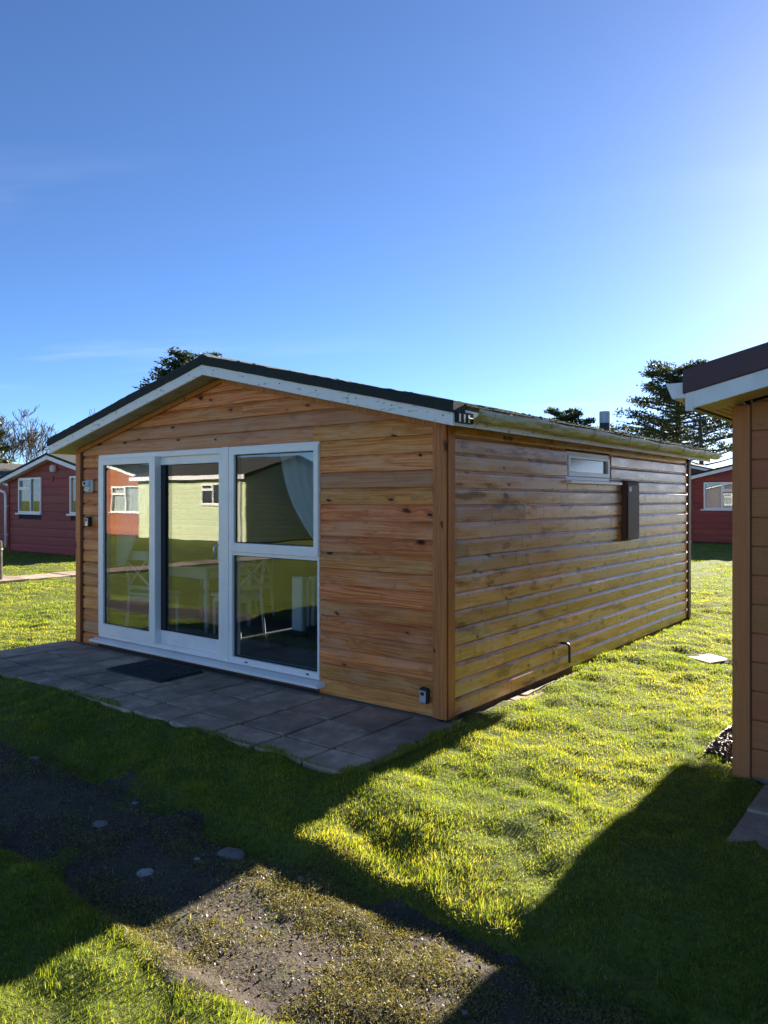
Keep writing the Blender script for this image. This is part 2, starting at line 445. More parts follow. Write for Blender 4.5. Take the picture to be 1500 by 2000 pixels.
class MB:
    """collects shapes into one mesh"""
    def __init__(self, mp=None):
        self.v, self.f = [], []
        self.mp = mp or (lambda a, d, z: (a, d, z))
    def box(self, a0, a1, d0, d1, z0, z1):
        b = len(self.v)
        for z in (z0, z1):
            for a, d in ((a0, d0), (a1, d0), (a1, d1), (a0, d1)):
                self.v.append(self.mp(a, d, z))
        self.f += [tuple(b + i for i in q) for q in ((0, 1, 2, 3), (4, 5, 6, 7), (0, 1, 5, 4), (1, 2, 6, 5), (2, 3, 7, 6), (3, 0, 4, 7))]
        return self
    def ring(self, a0, a1, z0, z1, w, d0, d1, wt=None, wb=None, wr=None):
        wt = w if wt is None else wt; wb = w if wb is None else wb; wr = w if wr is None else wr
        # mitred rectangular frame as one shape
        b = len(self.v)
        o = ((a0, z0), (a1, z0), (a1, z1), (a0, z1)); i = ((a0 + w, z0 + wb), (a1 - wr, z0 + wb), (a1 - wr, z1 - wt), (a0 + w, z1 - wt))
        for d in (d0, d1):
            for a, z in o + i:
                self.v.append(self.mp(a, d, z))
        for k in range(4):
            n = (k + 1) % 4
            self.f += [(b + k, b + n, b + 4 + n, b + 4 + k), (b + 8 + k, b + 8 + n, b + 12 + n, b + 12 + k),
                       (b + k, b + n, b + 8 + n, b + 8 + k), (b + 4 + k, b + 4 + n, b + 12 + n, b + 12 + k)]
        return self
    def prism(self, prof, lo, hi):
        """profile [(d, z)] swept along a from lo(z) to hi(z)"""
        b = len(self.v); n = len(prof)
        for fn in (lo, hi):
            for d, z in prof:
                self.v.append(self.mp(fn(z) if callable(fn) else fn, d, z))
        for k in range(n):
            m = (k + 1) % n
            self.f.append((b + k, b + m, b + n + m, b + n + k))
        self.f += [tuple(b + k for k in range(n)), tuple(b + n + k for k in range(n))]
        return self
    def lathe(self, cx, cy, prof, n=12):
        """profile [(r, z)] about a vertical axis"""
        b = len(self.v)
        for r, z in prof:
            for k in range(n):
                t = 2 * math.pi * k / n
                self.v.append(self.mp(cx + r * math.cos(t), cy + r * math.sin(t), z))
        for j in range(len(prof) - 1):
            for k in range(n):
                m = (k + 1) % n
                self.f.append((b + j * n + k, b + j * n + m, b + (j + 1) * n + m, b + (j + 1) * n + k))
        self.f += [tuple(b + k for k in range(n)), tuple(b + (len(prof) - 1) * n + k for k in range(n))]
        return self
    def tube(self, pts, rad, n=8):
        b = len(self.v)
        pts = [Vector(p) for p in pts]
        up = Vector((0.31, 0.17, 0.93))
        for i, p in enumerate(pts):
            d = (pts[min(i + 1, len(pts) - 1)] - pts[max(i - 1, 0)]).normalized()
            u = d.cross(up)
            if u.length < 1e-3: u = d.cross(Vector((1, 0, 0)))
            u.normalize(); w = d.cross(u)
            r = rad[i] if isinstance(rad, (list, tuple)) else rad
            for k in range(n):
                t = 2 * math.pi * k / n
                q = p + (u * math.cos(t) + w * math.sin(t)) * r
                self.v.append(self.mp(*q))
        for i in range(len(pts) - 1):
            for k in range(n):
                m = (k + 1) % n
                self.f.append((b + i * n + k, b + i * n + m, b + (i + 1) * n + m, b + (i + 1) * n + k))
        self.f += [tuple(b + k for k in range(n)), tuple(b + (len(pts) - 1) * n + k for k in range(n))]
        return self
    def add(self, verts, faces):
        b = len(self.v)
        self.v += [self.mp(*v) for v in verts]
        self.f += [tuple(b + i for i in q) for q in faces]
        return self
    def build(self, name, mat, parent=None, smooth=False, bevel=0.0):
        return mesh_obj(name, self.v, self.f, mat, parent, smooth, bevel)

def vnoise(x, y, s, seed=0):
    x = np.asarray(x, float) * s; y = np.asarray(y, float) * s
    xi, yi = np.floor(x).astype(np.int64), np.floor(y).astype(np.int64)
    fx, fy = x - xi, y - yi
    fx = fx * fx * (3 - 2 * fx); fy = fy * fy * (3 - 2 * fy)
    def h(a, b):
        n = (a * 374761393 + b * 668265263 + seed * 1442695041) & 0xFFFFFFFF
        n = ((n ^ (n >> 13)) * 1274126177) & 0xFFFFFFFF
        return ((n ^ (n >> 16)) & 0xFFFF) / 65535.0
    return (h(xi, yi) * (1 - fx) + h(xi + 1, yi) * fx) * (1 - fy) + (h(xi, yi + 1) * (1 - fx) + h(xi + 1, yi + 1) * fx) * fy
def sstep(x, a, b):
    t = np.clip((np.asarray(x, float) - a) / (b - a), 0, 1)
    return t * t * (3 - 2 * t)

# ------------------------------------------------------------------ the ground
PATH_Y0, PATH_Y1 = -2.82, -1.92
def path_edge_hi(x):
    return PATH_Y1 + (vnoise(x, 0 * x, 1.7, 3) - 0.5) * 0.22 + (vnoise(x, 0 * x, 6.0, 4) - 0.5) * 0.10
def path_edge_lo(x):
    return PATH_Y0 + (vnoise(x, 0 * x, 1.3, 5) - 0.5) * 0.30 + (vnoise(x, 0 * x, 5.0, 6) - 0.5) * 0.12
def zg(x, y):
    x = np.asarray(x, float); y = np.asarray(y, float)
    ri = sstep(x, -5.0, 0.4)
    rr = sstep(x, 0.1, 1.2)
    fr = sstep(y, -1.15, -1.95)
    z = -0.024 - rr * 0.062 - fr * (0.05 + 0.05 * ri - 0.03 * rr)
    near = 1 - sstep(np.hypot(x - 0.5, y + 1.5), 7.0, 12.0)
    z = -0.03 + (z + 0.03) * near
    inpath = sstep(y, PATH_Y0 - 0.10, PATH_Y0 + 0.08) * (1 - sstep(y, PATH_Y1 - 0.04, PATH_Y1 + 0.06)) * (1 - sstep(np.abs(x), 14, 15))
    return z - 0.095 * inpath
def zlawn(x, y):
    return zg(x, y) + (vnoise(x, y, 2.2, 21) - 0.5) * 0.045 + (vnoise(x, y, 5.5, 22) - 0.5) * 0.044 + (vnoise(x, y, 10.0, 23) - 0.5) * 0.026

def axis_pts(lo, hi, mid0, mid1, fine):
    c = list(np.arange(mid0, mid1, fine))
    s, p = fine, mid1
    while p < hi:
        c.append(p); s *= 1.25; p += s
    c.append(hi)
    s, p, l = fine, mid0, []
    while p > lo:
        s *= 1.25; p -= s; l.append(max(p, lo))
    return np.array(sorted(set(l + c)))
gx = axis_pts(-600, 600, -6.5, 4.5, 0.06)
gy = axis_pts(-600, 900, -5.0, 9.0, 0.06)
GX, GY = np.meshgrid(gx, gy)
GZ = zlawn(GX, GY)
# keep the soil under the chalet floors
GZ = np.where((GX > -4.85) & (GX < 0.05) & (GY > 0.02) & (GY < 5.95), -0.12, GZ)
GZ = np.where((GX > -5.2) & (GX < 0.14) & (GY > -1.26) & (GY < 0.05), np.minimum(GZ, -0.055), GZ)
nx, ny = len(gx), len(gy)
idx = np.arange(nx * ny).reshape(ny, nx)
quads = np.stack([idx[:-1, :-1], idx[:-1, 1:], idx[1:, 1:], idx[1:, :-1]], -1).reshape(-1, 4)
me = bpy.data.meshes.new('ground')
me.from_pydata(np.stack([GX, GY, GZ], -1).reshape(-1, 3).tolist(), [], quads.tolist())
me.materials.append(MATS['lawn_soil'])
me.polygons.foreach_set('use_smooth', [True] * len(me.polygons))
ground = link(bpy.data.objects.new('ground', me))
tag(ground, 'undulating grassy ground under and between the chalets', 'ground', kind='structure')

# worn path along the chalet fronts
px = np.arange(-14, 9.0, 0.05)
pv, pf = [], []
NW = 22
for i, x in enumerate(px):
    a, b = float(path_edge_lo(x)) - 0.06, float(path_edge_hi(x)) + 0.06
    for k in range(NW + 1):
        y = a + (b - a) * k / NW
        q_ = abs(2 * k / NW - 1) ** 5
        z = float(zg(x, y)) + 0.034 - .075 * q_ + ((float(vnoise(x, y, 7, 31)) - 0.5) * 0.022 + (float(vnoise(x, y, 22, 32)) - 0.5) * 0.012)
        pv.append((x, y, z))
for i in range(len(px) - 1):
    for k in range(NW):
        q = i * (NW + 1) + k
        pf.append((q, q + 1, q + NW + 2, q + NW + 1))
path = mesh_obj('footpath', pv, pf, 'path_surface', smooth=True)
tag(path, 'dark worn path strewn with moss and dry clippings', 'path', kind='structure')
def zpath(x, y):
    a_, b_ = path_edge_lo(x) - .06, path_edge_hi(x) + .06
    q_ = np.abs(2 * (y - a_) / (b_ - a_) - 1) ** 5
    return np.maximum(zg(x, y) + 0.034 - .075 * q_ + (vnoise(x, y, 7, 31) - 0.5) * 0.022, zlawn(x, y))

# paved path across the lawn at the far left
far_path = empty('paved_path')
tag(far_path, 'pale paved path crossing the lawn beyond the chalet', 'path', kind='structure')
yy = -16.0
slab_me = None
while yy < 22:
    o = MB().box(-12.62, -11.74, yy, yy + 0.88, -0.03, 0.012 + random.uniform(-.006, .006)).build('paving_slab', 'paving', far_path)
    yy += 0.9

# ------------------------------------------------------------------ the timber chalet
W, L = 4.887, 5.985
XC = -W / 2
SL = 0.2315
OS, OH = 0.234, 0.263
Z_APEX = 2.727
def zs(x):                     # underside of the roof on x
    return Z_APEX - SL * abs(x - XC)
PITCH = 0.1303
chalet = empty('timber_chalet')
tag(chalet, 'varnished timber chalet with shallow gable and white patio doors', 'chalet')
FR = lambda a, d, z: (a, -d, z)                     # front plane, d outwards
SD = lambda a, d, z: (d, a, z)                      # right hand side plane
LF = lambda a, d, z: (-W - d, a, z)
BK = lambda a, d, z: (a, L + d, z)
PROF = [(0, 0), (.0165, 0), (.0195, .004), (.0200, .05), (.0195, .097), (.0178, .104), (.0120, .112), (.0085, .119), (.0075, .1225), (.0008, .1232), (.0008, .1315), (0, .1315)]
def prof_at(z0, off=0.0, sc=1.0, ds=1.35):
    return [(d * ds + (off if d > 0 else 0), z0 + z * sc) for d, z in PROF]

front_wall = MB(FR).box(-W + 0.002, -4.505, -0.10, -0.002, 0.0, 2.15).box(-1.222, -0.002, -0.10, -0.002, 0.0, 2.15).box(-4.505, -1.222, -0.10, -0.002, 2.082, 2.15)
front_wall.prism([(-0.10, 2.15), (-0.002, 2.15), (-0.002, 2.70), (-0.10, 2.70)], lambda z: XC - (Z_APEX - z) / SL * 0.98 if z > 2.2 else -W + .01, lambda z: XC + (Z_APEX - z) / SL * 0.98 if z > 2.2 else -.01)
front_wall = front_wall.build('front_wall', 'timber_inner', chalet)
def fboard(a0, a1, z0, sloped=False, ztop=None):
    off = random.uniform(-.0015, .0015)
    pr = prof_at(z0 + random.uniform(-.0012, .0012), off)
    if sloped:
        lo = lambda z: max(-W + .075, XC - max(0.0, (Z_APEX - 0.012 - z)) / SL) if callable(a0) is False else 0
        hi = lambda z: min(-.075, XC + max(0.0, (Z_APEX - 0.012 - z)) / SL)
        b1 = (lambda z: max(lo(z), a0)) if a0 is not None else lo
        b2 = (lambda z: min(hi(z), a1)) if a1 is not None else hi
        return MB(FR).prism(pr, b1, b2).build('board', 'cladding_front', front_wall)
    return MB(FR).prism(pr, a0, a1).build('board', 'cladding_front', front_wall)
for k in range(16):
    z0 = -0.005 + PITCH * k
    fboard(-W + 0.075, -4.506, z0)
    fboard(-1.221, -0.075, z0)
k = 16
while True:
    z0 = -0.005 + PITCH * k
    if z0 > Z_APEX - 0.04: break
    if k in (16, 18):
        j = random.uniform(-2.6, -1.9) if k == 18 else -1.30
        fboard(None, j - 0.0015, z0, True); fboard(j + 0.0015, None, z0, True)
    else:
        fboard(None, None, z0, True)
    k += 1

# side wall (facing the lawn between the chalets) with its small window opening
WY0, WY1, WZ0, WZ1 = 2.07, 3.18, 1.785, 2.06
side_wall = MB(SD).box(0.002, WY0, -0.10, -0.002, 0, 2.14).box(WY1, L - .002, -0.10, -0.002, 0, 2.14).box(WY0, WY1, -0.10, -0.002, 0, WZ0).box(WY0, WY1, -0.10, -0.002, WZ1, 2.14).build('side_wall', 'timber_inner', chalet)
def sboard(a0, a1, z0, mat='cladding_side', par=None, mp=SD):
    return MB(mp).prism(prof_at(z0 + random.uniform(-.0012, .0012), random.uniform(-.0015, .0015), ds=1.15), a0, a1).build('board', mat, par or side_wall)
for k in range(17):
    z0 = -0.005 + PITCH * k
    spans = [(0.058, L - 0.004)]
    if z0 + PITCH > WZ0 + .02 and z0 < WZ1 - .02:
        spans = [(0.058, WY0 - .002), (WY1 + .002, L - 0.004)]
    if z0 < WZ0 - .05 < z0 + PITCH:
        MB(SD).prism([(d, min(z, WZ0 - .036)) for d, z in prof_at(z0)], WY0 - .001, WY1 + .001).build('board', 'cladding_side', side_wall)
    for s0, s1 in spans:
        cuts = [s0]
        if s1 - s0 > 3.5:
            js = random.choice([[1.35, 3.7], [2.3, 4.9], [.8, 3.0], [2.9], [1.9, 4.45], [.45, 4.2]])
            cuts += [q + random.uniform(-.2, .2) for q in js]
        cuts.append(s1)
        for c0, c1 in zip(cuts[:-1], cuts[1:]):
            sboard(c0 + .0018, c1 - .0018, z0)
left_wall = MB(LF).box(0.002, L - .002, -0.10, -0.002, 0, 2.14).build('side_wall', 'timber_inner', chalet)
for k in range(17):
    sboard(0.03, L - .03, -0.005 + PITCH * k, 'cladding_side', left_wall, LF)
rw = MB(BK).box(-W + .004, -3.55, -.10, -.002, 0, 2.14).box(-2.95, -.004, -.10, -.002, 0, 2.14).box(-3.55, -2.95, -.10, -.002, 0, 1.40).box(-3.55, -2.95, -.10, -.002, 2.0, 2.14)  # unseen rear opening, added to throw a sun streak on the floor
rw.prism([(-.10, 2.14), (-.002, 2.14), (-.002, 2.70), (-.10, 2.70)], lambda z: XC - (Z_APEX - z) / SL * .98 if z > 2.2 else -W + .01, lambda z: XC + (Z_APEX - z) / SL * .98 if z > 2.2 else -.01)
rear_wall = rw.build('rear_wall', 'timber_inner', chalet)
for k in range(20):
    z0 = -0.005 + PITCH * k
    lo = lambda z: max(-W + .03, XC - max(0, Z_APEX - .012 - z) / SL)
    hi = lambda z: min(-.03, XC + max(0, Z_APEX - .012 - z) / SL)
    if 1.35 < z0 + .07 < 2.05:
        MB(BK).prism(prof_at(z0), lo, -3.552).build('board', 'cladding_front', rear_wall)
        MB(BK).prism(prof_at(z0), -2.948, hi).build('board', 'cladding_front', rear_wall)
    else:
        MB(BK).prism(prof_at(z0), lo, hi).build('board', 'cladding_front', rear_wall)

# corner trims
MB(FR).box(-0.078, 0.040, 0.030, 0.052, -0.004, 2.155).build('corner_trim', 'trim_wood', chalet, bevel=.003)
MB(SD).box(-0.029, 0.056, 0.0402, 0.052, -0.002, 2.14).build('corner_trim', 'trim_wood', chalet, bevel=.003)
MB(FR).box(-W - 0.04, -W + 0.050, 0.030, 0.052, -0.004, 2.15).build('corner_trim', 'trim_wood', chalet, bevel=.003)
MB(FR).box(-W + 0.0505, -W + 0.078, 0.0285, 0.038, -0.004, 2.15).build('corner_trim', 'trim_dark', chalet, bevel=.002)
MB(SD).box(L - 0.075, L + 0.03, 0.0255, 0.046, -0.002, 2.14).build('corner_trim', 'trim_dark', chalet, bevel=.003)
# sloped trims under the verge
for sg in (-1, 1):
    x0, x1 = XC, XC + sg * (W / 2 - 0.01)
    v = []
    for d in (0.0295, 0.056):
        for x, dz in ((x0, -0.003), (x1, -0.003), (x1, -0.052), (x0, -0.052)):
            v.append(FR(x, d, zs(x) + dz))
    mesh_obj('gable_trim', v, [(0, 1, 2, 3), (4, 5, 6, 7), (0, 1, 5, 4), (1, 2, 6, 5), (2, 3, 7, 6), (3, 0, 4, 7)], 'trim_wood', chalet, bevel=.003)

# screw heads on the bargeboards
for sg in (-1, 1):
    for i in range(7):
        xx = .18 + i * .40 + random.uniform(-.04, .04)
        mesh_obj('screw', [(XC + sg * xx + .006 * math.cos(q * 1.047), -OH - .0012 - dd, Z_APEX - SL * xx + .055 + .006 * math.sin(q * 1.047)) for dd in (0, .002) for q in range(6)],
                 [tuple(range(6)), tuple(range(6, 12))] + [(q, (q + 1) % 6, 6 + (q + 1) % 6, 6 + q) for q in range(6)], 'rubber_black', chalet)
# roof: decking, felt, verges, bargeboards, soffits
YF, YB = -OH, L + OH
def slope_slab(sg, y0, y1, x_in, x_out, z_lo, z_hi):
    """slab following the roof slope; z offsets above the soffit line, x distances from the ridge"""
    v = []
    for y in (y0, y1):
        for xx, dz in ((x_in, z_lo), (x_out, z_lo), (x_out, z_hi), (x_in, z_hi)):
            v.append((XC + sg * xx, y, Z_APEX - SL * xx + dz))
    return v
QF = [(0, 1, 2, 3), (4, 5, 6, 7), (0, 1, 5, 4), (1, 2, 6, 5), (2, 3, 7, 6), (3, 0, 4, 7)]
HW = W / 2 + OS
roof = None
for sg in (-1, 1):
    s = slope_slab(sg, YF + 0.03, YB - 0.03, 0.0, HW - 0.012, 0.022, 0.150)
    o = mesh_obj('roof_slope', s, QF, 'felt_roof', chalet)
    if sg == 1: roof = o
    # soffit at the front verge
    mesh_obj('soffit', slope_slab(sg, YF + 0.022, -0.003, 0.0, HW - .03, 0.001, 0.018), QF, 'soffit_dirty', chalet)
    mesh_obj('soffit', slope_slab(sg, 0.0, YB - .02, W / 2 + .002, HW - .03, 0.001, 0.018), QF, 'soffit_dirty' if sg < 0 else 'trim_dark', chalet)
    # white bargeboards front and rear
    for y0, y1 in ((YF - 0.001, YF + 0.021), (YB - .021, YB)):
        mesh_obj('bargeboard', slope_slab(sg, y0, y1, 0.0012, HW, -0.003, 0.092), QF, 'fascia_white', chalet, bevel=.002)
    # eaves fascia
    mesh_obj('eaves_fascia', slope_slab(sg, YF + .022, YB - .022, HW - .026, HW - .004, 0.0, 0.10), QF, 'fascia_white', chalet)
    # felt verge rolled over the edge, slightly lumpy
    n = 40
    v, fc = [], []
    for i in range(n + 1):
        xx = HW * i / n + (0.012 if i == n else 0)
        zz = Z_APEX - SL * xx
        j = random.uniform(-.004, .004)
        pts = [(YF - .012 + random.uniform(-.002, .002), 0.088 + random.uniform(-.002, .002)), (YF - .014, 0.15), (YF - .006, 0.172 + j), (YF + .12, 0.170 + j), (YF + .13, 0.148), (YF + .03, 0.088)]
        for y, dz in pts: v.append((XC + sg * xx, y, zz + dz))
    for i in range(n):
        for q in range(6):
            r_ = (q + 1) % 6
            fc.append((i * 6 + q, i * 6 + r_, (i + 1) * 6 + r_, (i + 1) * 6 + q))
    fc += [tuple(range(6)), tuple(n * 6 + q for q in range(6))]
    mesh_obj('verge_felt', v, fc, 'felt_dark', chalet)
mesh_obj('ridge_cap', [(XC - .14, YF, Z_APEX + .122), (XC, YF, Z_APEX + .19), (XC + .14, YF, Z_APEX + .122), (XC - .14, YB, Z_APEX + .122), (XC, YB, Z_APEX + .19), (XC + .14, YB, Z_APEX + .122)],
         [(0, 1, 4, 3), (1, 2, 5, 4), (0, 3, 5, 2), (0, 2, 1), (3, 4, 5)], 'felt_roof', chalet)
# eaves shingles on the right slope
sh_me = None
for row in range(3):
    for i in range(19):
        y0 = YF + .135 + i * 0.333 - (0.16 if row % 2 else 0)
        x_out, x_in = HW + 0.025 - row * 0.16, HW - 0.20 - row * 0.16
        if y0 < YF + .1 or y0 > YB - .34: continue
        jj = random.uniform(0, .006)
        mesh_obj('shingle', slope_slab(1, y0 + .002, y0 + .331, x_in, x_out, 0.1505 + row * .007 + jj, 0.1585 + row * .007 + jj), QF, 'felt_roof', roof)
# moss cushions along ridge, verge and eaves
def lump(mb, c, r, n=6, rough=.3):
    bm = bmesh.new()
    bmesh.ops.create_icosphere(bm, subdivisions=2 if n > 6 else 1, radius=1.0)
    vs = [(c[0] + v.co.x * r[0] * random.uniform(1 - rough, 1 + rough), c[1] + v.co.y * r[1] * random.uniform(1 - rough, 1 + rough), c[2] + v.co.z * r[2] * random.uniform(1 - rough, 1 + rough)) for v in bm.verts]
    fs = [tuple(v.index for v in f.verts) for f in bm.faces]
    bm.free(); mb.add(vs, fs)
mm = MB()
for i in range(420):
    y = random.uniform(YF + .02, YB)
    u = random.random()
    xx = random.uniform(0, .5) if u < .45 else (HW + .01 - abs(random.gauss(0, .06)) if u < .8 else random.uniform(0, HW))
    sg = 1 if random.random() < .8 else -1
    if y < YF + .15 and xx > 1.2: continue
    r = random.uniform(.010, .026)
    lump(mm, (XC + sg * xx, y, Z_APEX - SL * xx + .155 + (.02 if xx < .1 else 0)), (r * 1.5, r * 1.5, r * .9))
mo = mm.build('roof_moss', 'moss', chalet); mo['kind'] = 'stuff'
# flue
fl = MB().lathe(-0.98, 5.55, [(.072, 2.40), (.072, 2.66)], 16).build('flue', 'flue_dark', chalet, smooth=False)
MB().lathe(-0.98, 5.55, [(.074, 2.66), (.074, 2.82), (.066, 2.822)], 16).build('flue_cap', 'flue_grey', fl)

# gutter with brackets
GXC, GZC, GR = OS + 0.057, 2.225, 0.062
GY0, GY1 = -0.10, 6.36
gv, gf = [], []
prof = []
for k in range(13):
    t = math.pi * k / 12
    prof.append((GXC - GR * math.cos(t), -GR * math.sin(t) * 1.12))
prof_in = [(GXC - (GR - .004) * math.cos(math.pi * k / 12), -(GR - .004) * math.sin(math.pi * k / 12) * 1.12) for k in range(12, -1, -1)]
P = prof + prof_in
ns = 26
for i in range(ns + 1):
    y = GY0 + (GY1 - GY0) * i / ns
    sag = -0.006 * math.sin(i * 1.3) - 0.010 * y / 6
    for x, dz in P: gv.append((x, y, GZC + dz + sag))
n = len(P)
for i in range(ns):
    for q in range(n):
        r_ = (q + 1) % n
        gf.append((i * n + q, i * n + r_, (i + 1) * n + r_, (i + 1) * n + q))
gf += [tuple(range(n)), tuple(ns * n + q for q in range(n))]
gutter = mesh_obj('gutter', gv, gf, 'upvc_gutter', chalet, smooth=False)
def gutter_band(y0, y1, grow, name, mat, par, xc=GXC, zc=GZC, g=GR):
    mb = MB()
    po = [(xc - (g + grow) * math.cos(math.pi * k / 12), zc - (g + grow) * math.sin(math.pi * k / 12) * 1.12) for k in range(13)]
    pi_ = [(xc - (g + .0005) * math.cos(math.pi * k / 12), zc - (g + .0005) * math.sin(math.pi * k / 12) * 1.12) for k in range(12, -1, -1)]
    Q = po + pi_
    vv = [(x, y0, z) for x, z in Q] + [(x, y1, z) for x, z in Q]
    m = len(Q)
    ff = [(q, (q + 1) % m, m + (q + 1) % m, m + q) for q in range(m)] + [tuple(range(m)), tuple(m + q for q in range(m))]
    return mesh_obj(name, vv, ff, mat, par)
for i, y in enumerate([0.12, 1.05, 1.95, 2.85, 3.75, 4.65, 5.55, 6.2]):
    sag = -0.006 * math.sin((y - GY0) / (GY1 - GY0) * ns * 1.3) - 0.010 * y / 6
    gutter_band(y, y + (.12 if i == 0 else .022), .004, 'bracket', 'upvc_gutter', gutter, zc=GZC + sag)
gutter_band(6.05, 6.09, .006, 'bracket', 'upvc_gutter', gutter)
lumpy = MB()
for i in range(60):   # debris and moss in the gutter
    y = random.uniform(-.05, 6.3); r = random.uniform(.010, .02)
    lump(lumpy, (GXC + random.uniform(-.04, .045), y, GZC - .002), (r, r * 1.8, r * .7))
o = lumpy.build('gutter_moss', 'moss', gutter); o['kind'] = 'stuff'
# stained fascia block where the gutter stops short
MB().box(OS - .003, OS + .020, -.24, -.02, 2.13, 2.205).build('fascia_end', 'felt_dark', chalet, bevel=.004)
for i in range(3):
    MB().box(OS + .019, OS + .0225, -.215 + i * .06, -.195 + i * .06, 2.135, 2.19).build('paint_flake', 'fascia_clean', chalet)

# plinth, under-sill board
plinth = MB().box(-W + .02, -.03, -.06, L - .03, -.16, -.012).build('plinth', 'stone_brown', chalet)
MB(FR).box(-4.50, -1.225, -.06, -.004, -0.005, .075).build('sole_plate', 'timber_inner', chalet)

# small high side window
sw = MB(SD).ring(WY0, WY1, WZ0, WZ1, .035, -.06, .006).build('window', 'upvc', chalet, bevel=.002)
MB(SD).ring(WY0 + .036, WY1 - .036, WZ0 + .036, WZ1 - .036, .045, -.045, .022, wt=.03).build('casement', 'upvc', sw, bevel=.003)
MB(SD).box(WY0 + .082, WY1 - .082, -.02, -.006, WZ0 + .082, WZ1 - .067).build('pane', 'glass_obscured', sw)
MB(SD).box(WY0 - .02, WY1 + .19, .0, .075, WZ0 - .034, WZ0 - .003).build('sill', 'upvc', sw, bevel=.004)
# overflow pipe
MB().tube([(-.02, 1.93, .262), (.075, 1.93, .262), (.098, 1.932, .252), (.105, 1.934, .23), (.106, 1.936, .085)], .012, 8).build('overflow_pipe', 'pipe_black', chalet, smooth=True)

# sliding patio doors -------------------------------------------------
doors = MB(FR).ring(-4.50, -2.445, .10, 2.08, .06, -.07, .028, wt=.055, wb=.05, wr=.05).build('sliding_door', 'upvc', chalet, bevel=.003)
MB(FR).ring(-4.455, -3.435, .142, 2.035, .095, -.004, .062, wt=.07, wb=.115, wr=.098).build('sash', 'upvc', doors, bevel=.004)
MB(FR).ring(-3.52, -2.486, .142, 2.035, .085, -.060, -.006, wt=.09, wb=.135, wr=.055).build('sash', 'upvc', doors, bevel=.004)
def pane(a0, a1, z0, z1, d, par, mat='glass_front'):
    MB(FR).box(a0, a1, d - .011, d + .011, z0, z1).build('pane', mat, par)
pane(-4.362, -3.531, .255, 1.967, .028, doors)
pane(-3.437, -2.539, .275, 1.947, -.034, doors)
def gasket(a0, a1, z0, z1, d, par):
    MB(FR).ring(a0, a1, z0, z1, .006, d - .014, d + .0135).build('gasket', 'rubber_black', par)
gasket(-4.362, -3.531, .255, 1.967, .028, doors)
gasket(-3.437, -2.539, .275, 1.947, -.034, doors)
MB(FR).box(-3.43, -3.36, -.05, -.006, .28, 1.945).build('interlock', 'rubber_black', doors)
hd = MB(FR).box(-2.532, -2.500, -.006, .012, 1.03, 1.21).build('handle', 'upvc', doors, bevel=.004)
MB(FR).tube([(-2.516, .012, 1.17), (-2.530, .045, 1.17), (-2.536, .052, 1.15), (-2.536, .052, 1.04)], .009, 8).build('lever', 'steel', hd, smooth=True)
MB(FR).box(-2.4445, -2.357, -.07, .036, .10, 2.082).build('door_post', 'upvc', chalet, bevel=.003)
win = MB(FR).ring(-2.356, -1.225, .10, 2.08, .05, -.07, .030, wt=.045, wb=.06, wr=.022).build('window', 'upvc', chalet, bevel=.003)
MB(FR).box(-2.306, -1.2475, -.07, .0285, 1.088, 1.130).build('transom', 'upvc', win, bevel=.003)
MB(FR).ring(-2.322, -1.226, 1.118, 2.062, .056, -.02, .046, wt=.058, wb=.085, wr=.052).build('casement', 'upvc', win, bevel=.004)
pane(-2.264, -1.280, 1.205, 2.003, .01, win)
gasket(-2.264, -1.280, 1.205, 2.003, .01, win)
pane(-2.305, -1.249, .161, 1.0875, -.01, win)
gasket(-2.305, -1.249, .161, 1.0875, -.01, win)
for a in (-2.13, -1.37):
    MB(FR).box(a, a + .03, .030, .034, .125, .137).build('drain_cap', 'rubber_black', win)
MB(FR).prism([(-.06, .052), (.115, .052), (.118, .058), (.118, .074), (.112, .079), (-.06, .0985)], -4.545, -1.165).build('door_sill', 'upvc', chalet)

# interior shell
MB().box(-W + .11, -.11, .105, L - .105, -.01, .095).build('floor', 'floor_vinyl', chalet)
MB().box(-W + .101, -W + .115, .11, L - .11, .096, 2.28).box(-.115, -.101, .11, L - .11, .096, 1.78).build('lining', 'wall_inner', chalet)
for sg in (-1, 1):
    mesh_obj('ceiling', slope_slab(sg, .11, L - .11, 0.0, W / 2 - .11, -0.055, -0.035), QF, 'wall_inner', chalet)
MB().box(-3.0, -2.0, 4.2, 4.3, .096, 2.45).build('partition', 'wall_inner', chalet)

# ------------------------------------------------------------------ patio slabs
patio = empty('patio')
tag(patio, 'dark mossy square paving slabs laid before the patio doors', 'patio', kind='structure')
XR = 0.215
for j in range(3):
    for i in range(12):
        x1 = XR - .447 * i; x0 = x1 - .447
        y1 = -.068 - .455 * j; y0 = max(y1 - .455, -1.275 + random.uniform(-.012, .008))
        g = .011
        x0_, x1_ = max(x0, -5.16) + g + random.uniform(0, .003), x1 - g - random.uniform(0, .003)
        if i == 0: x1_ = .115 + random.uniform(-.01, .012)
        if x1_ - x0_ < .1: continue
        dz = [random.uniform(-.006, .004) for _ in range(4)]
        zt = -.012
        v = []
        for zb in (0, 1):
            for q, (x, y) in enumerate(((x0_, y0 + g), (x1_, y0 + g), (x1_, y1 - g), (x0_, y1 - g))):
                v.append((x, y, (zt + dz[q] - .030 * (.3 if False else 0)) if zb else -.10))
        mesh_obj('paving_slab', v, QF, 'paving', patio, bevel=.006)
MB().box(-5.15, .12, -.066, .0, -.1, -.022).build('mortar_strip', 'stone_brown', patio)
# grey-brown joint soil
MB().box(-5.14, .10, -1.25, -.06, -.10, -.034).build('joint_sand', 'path_surface', patio)
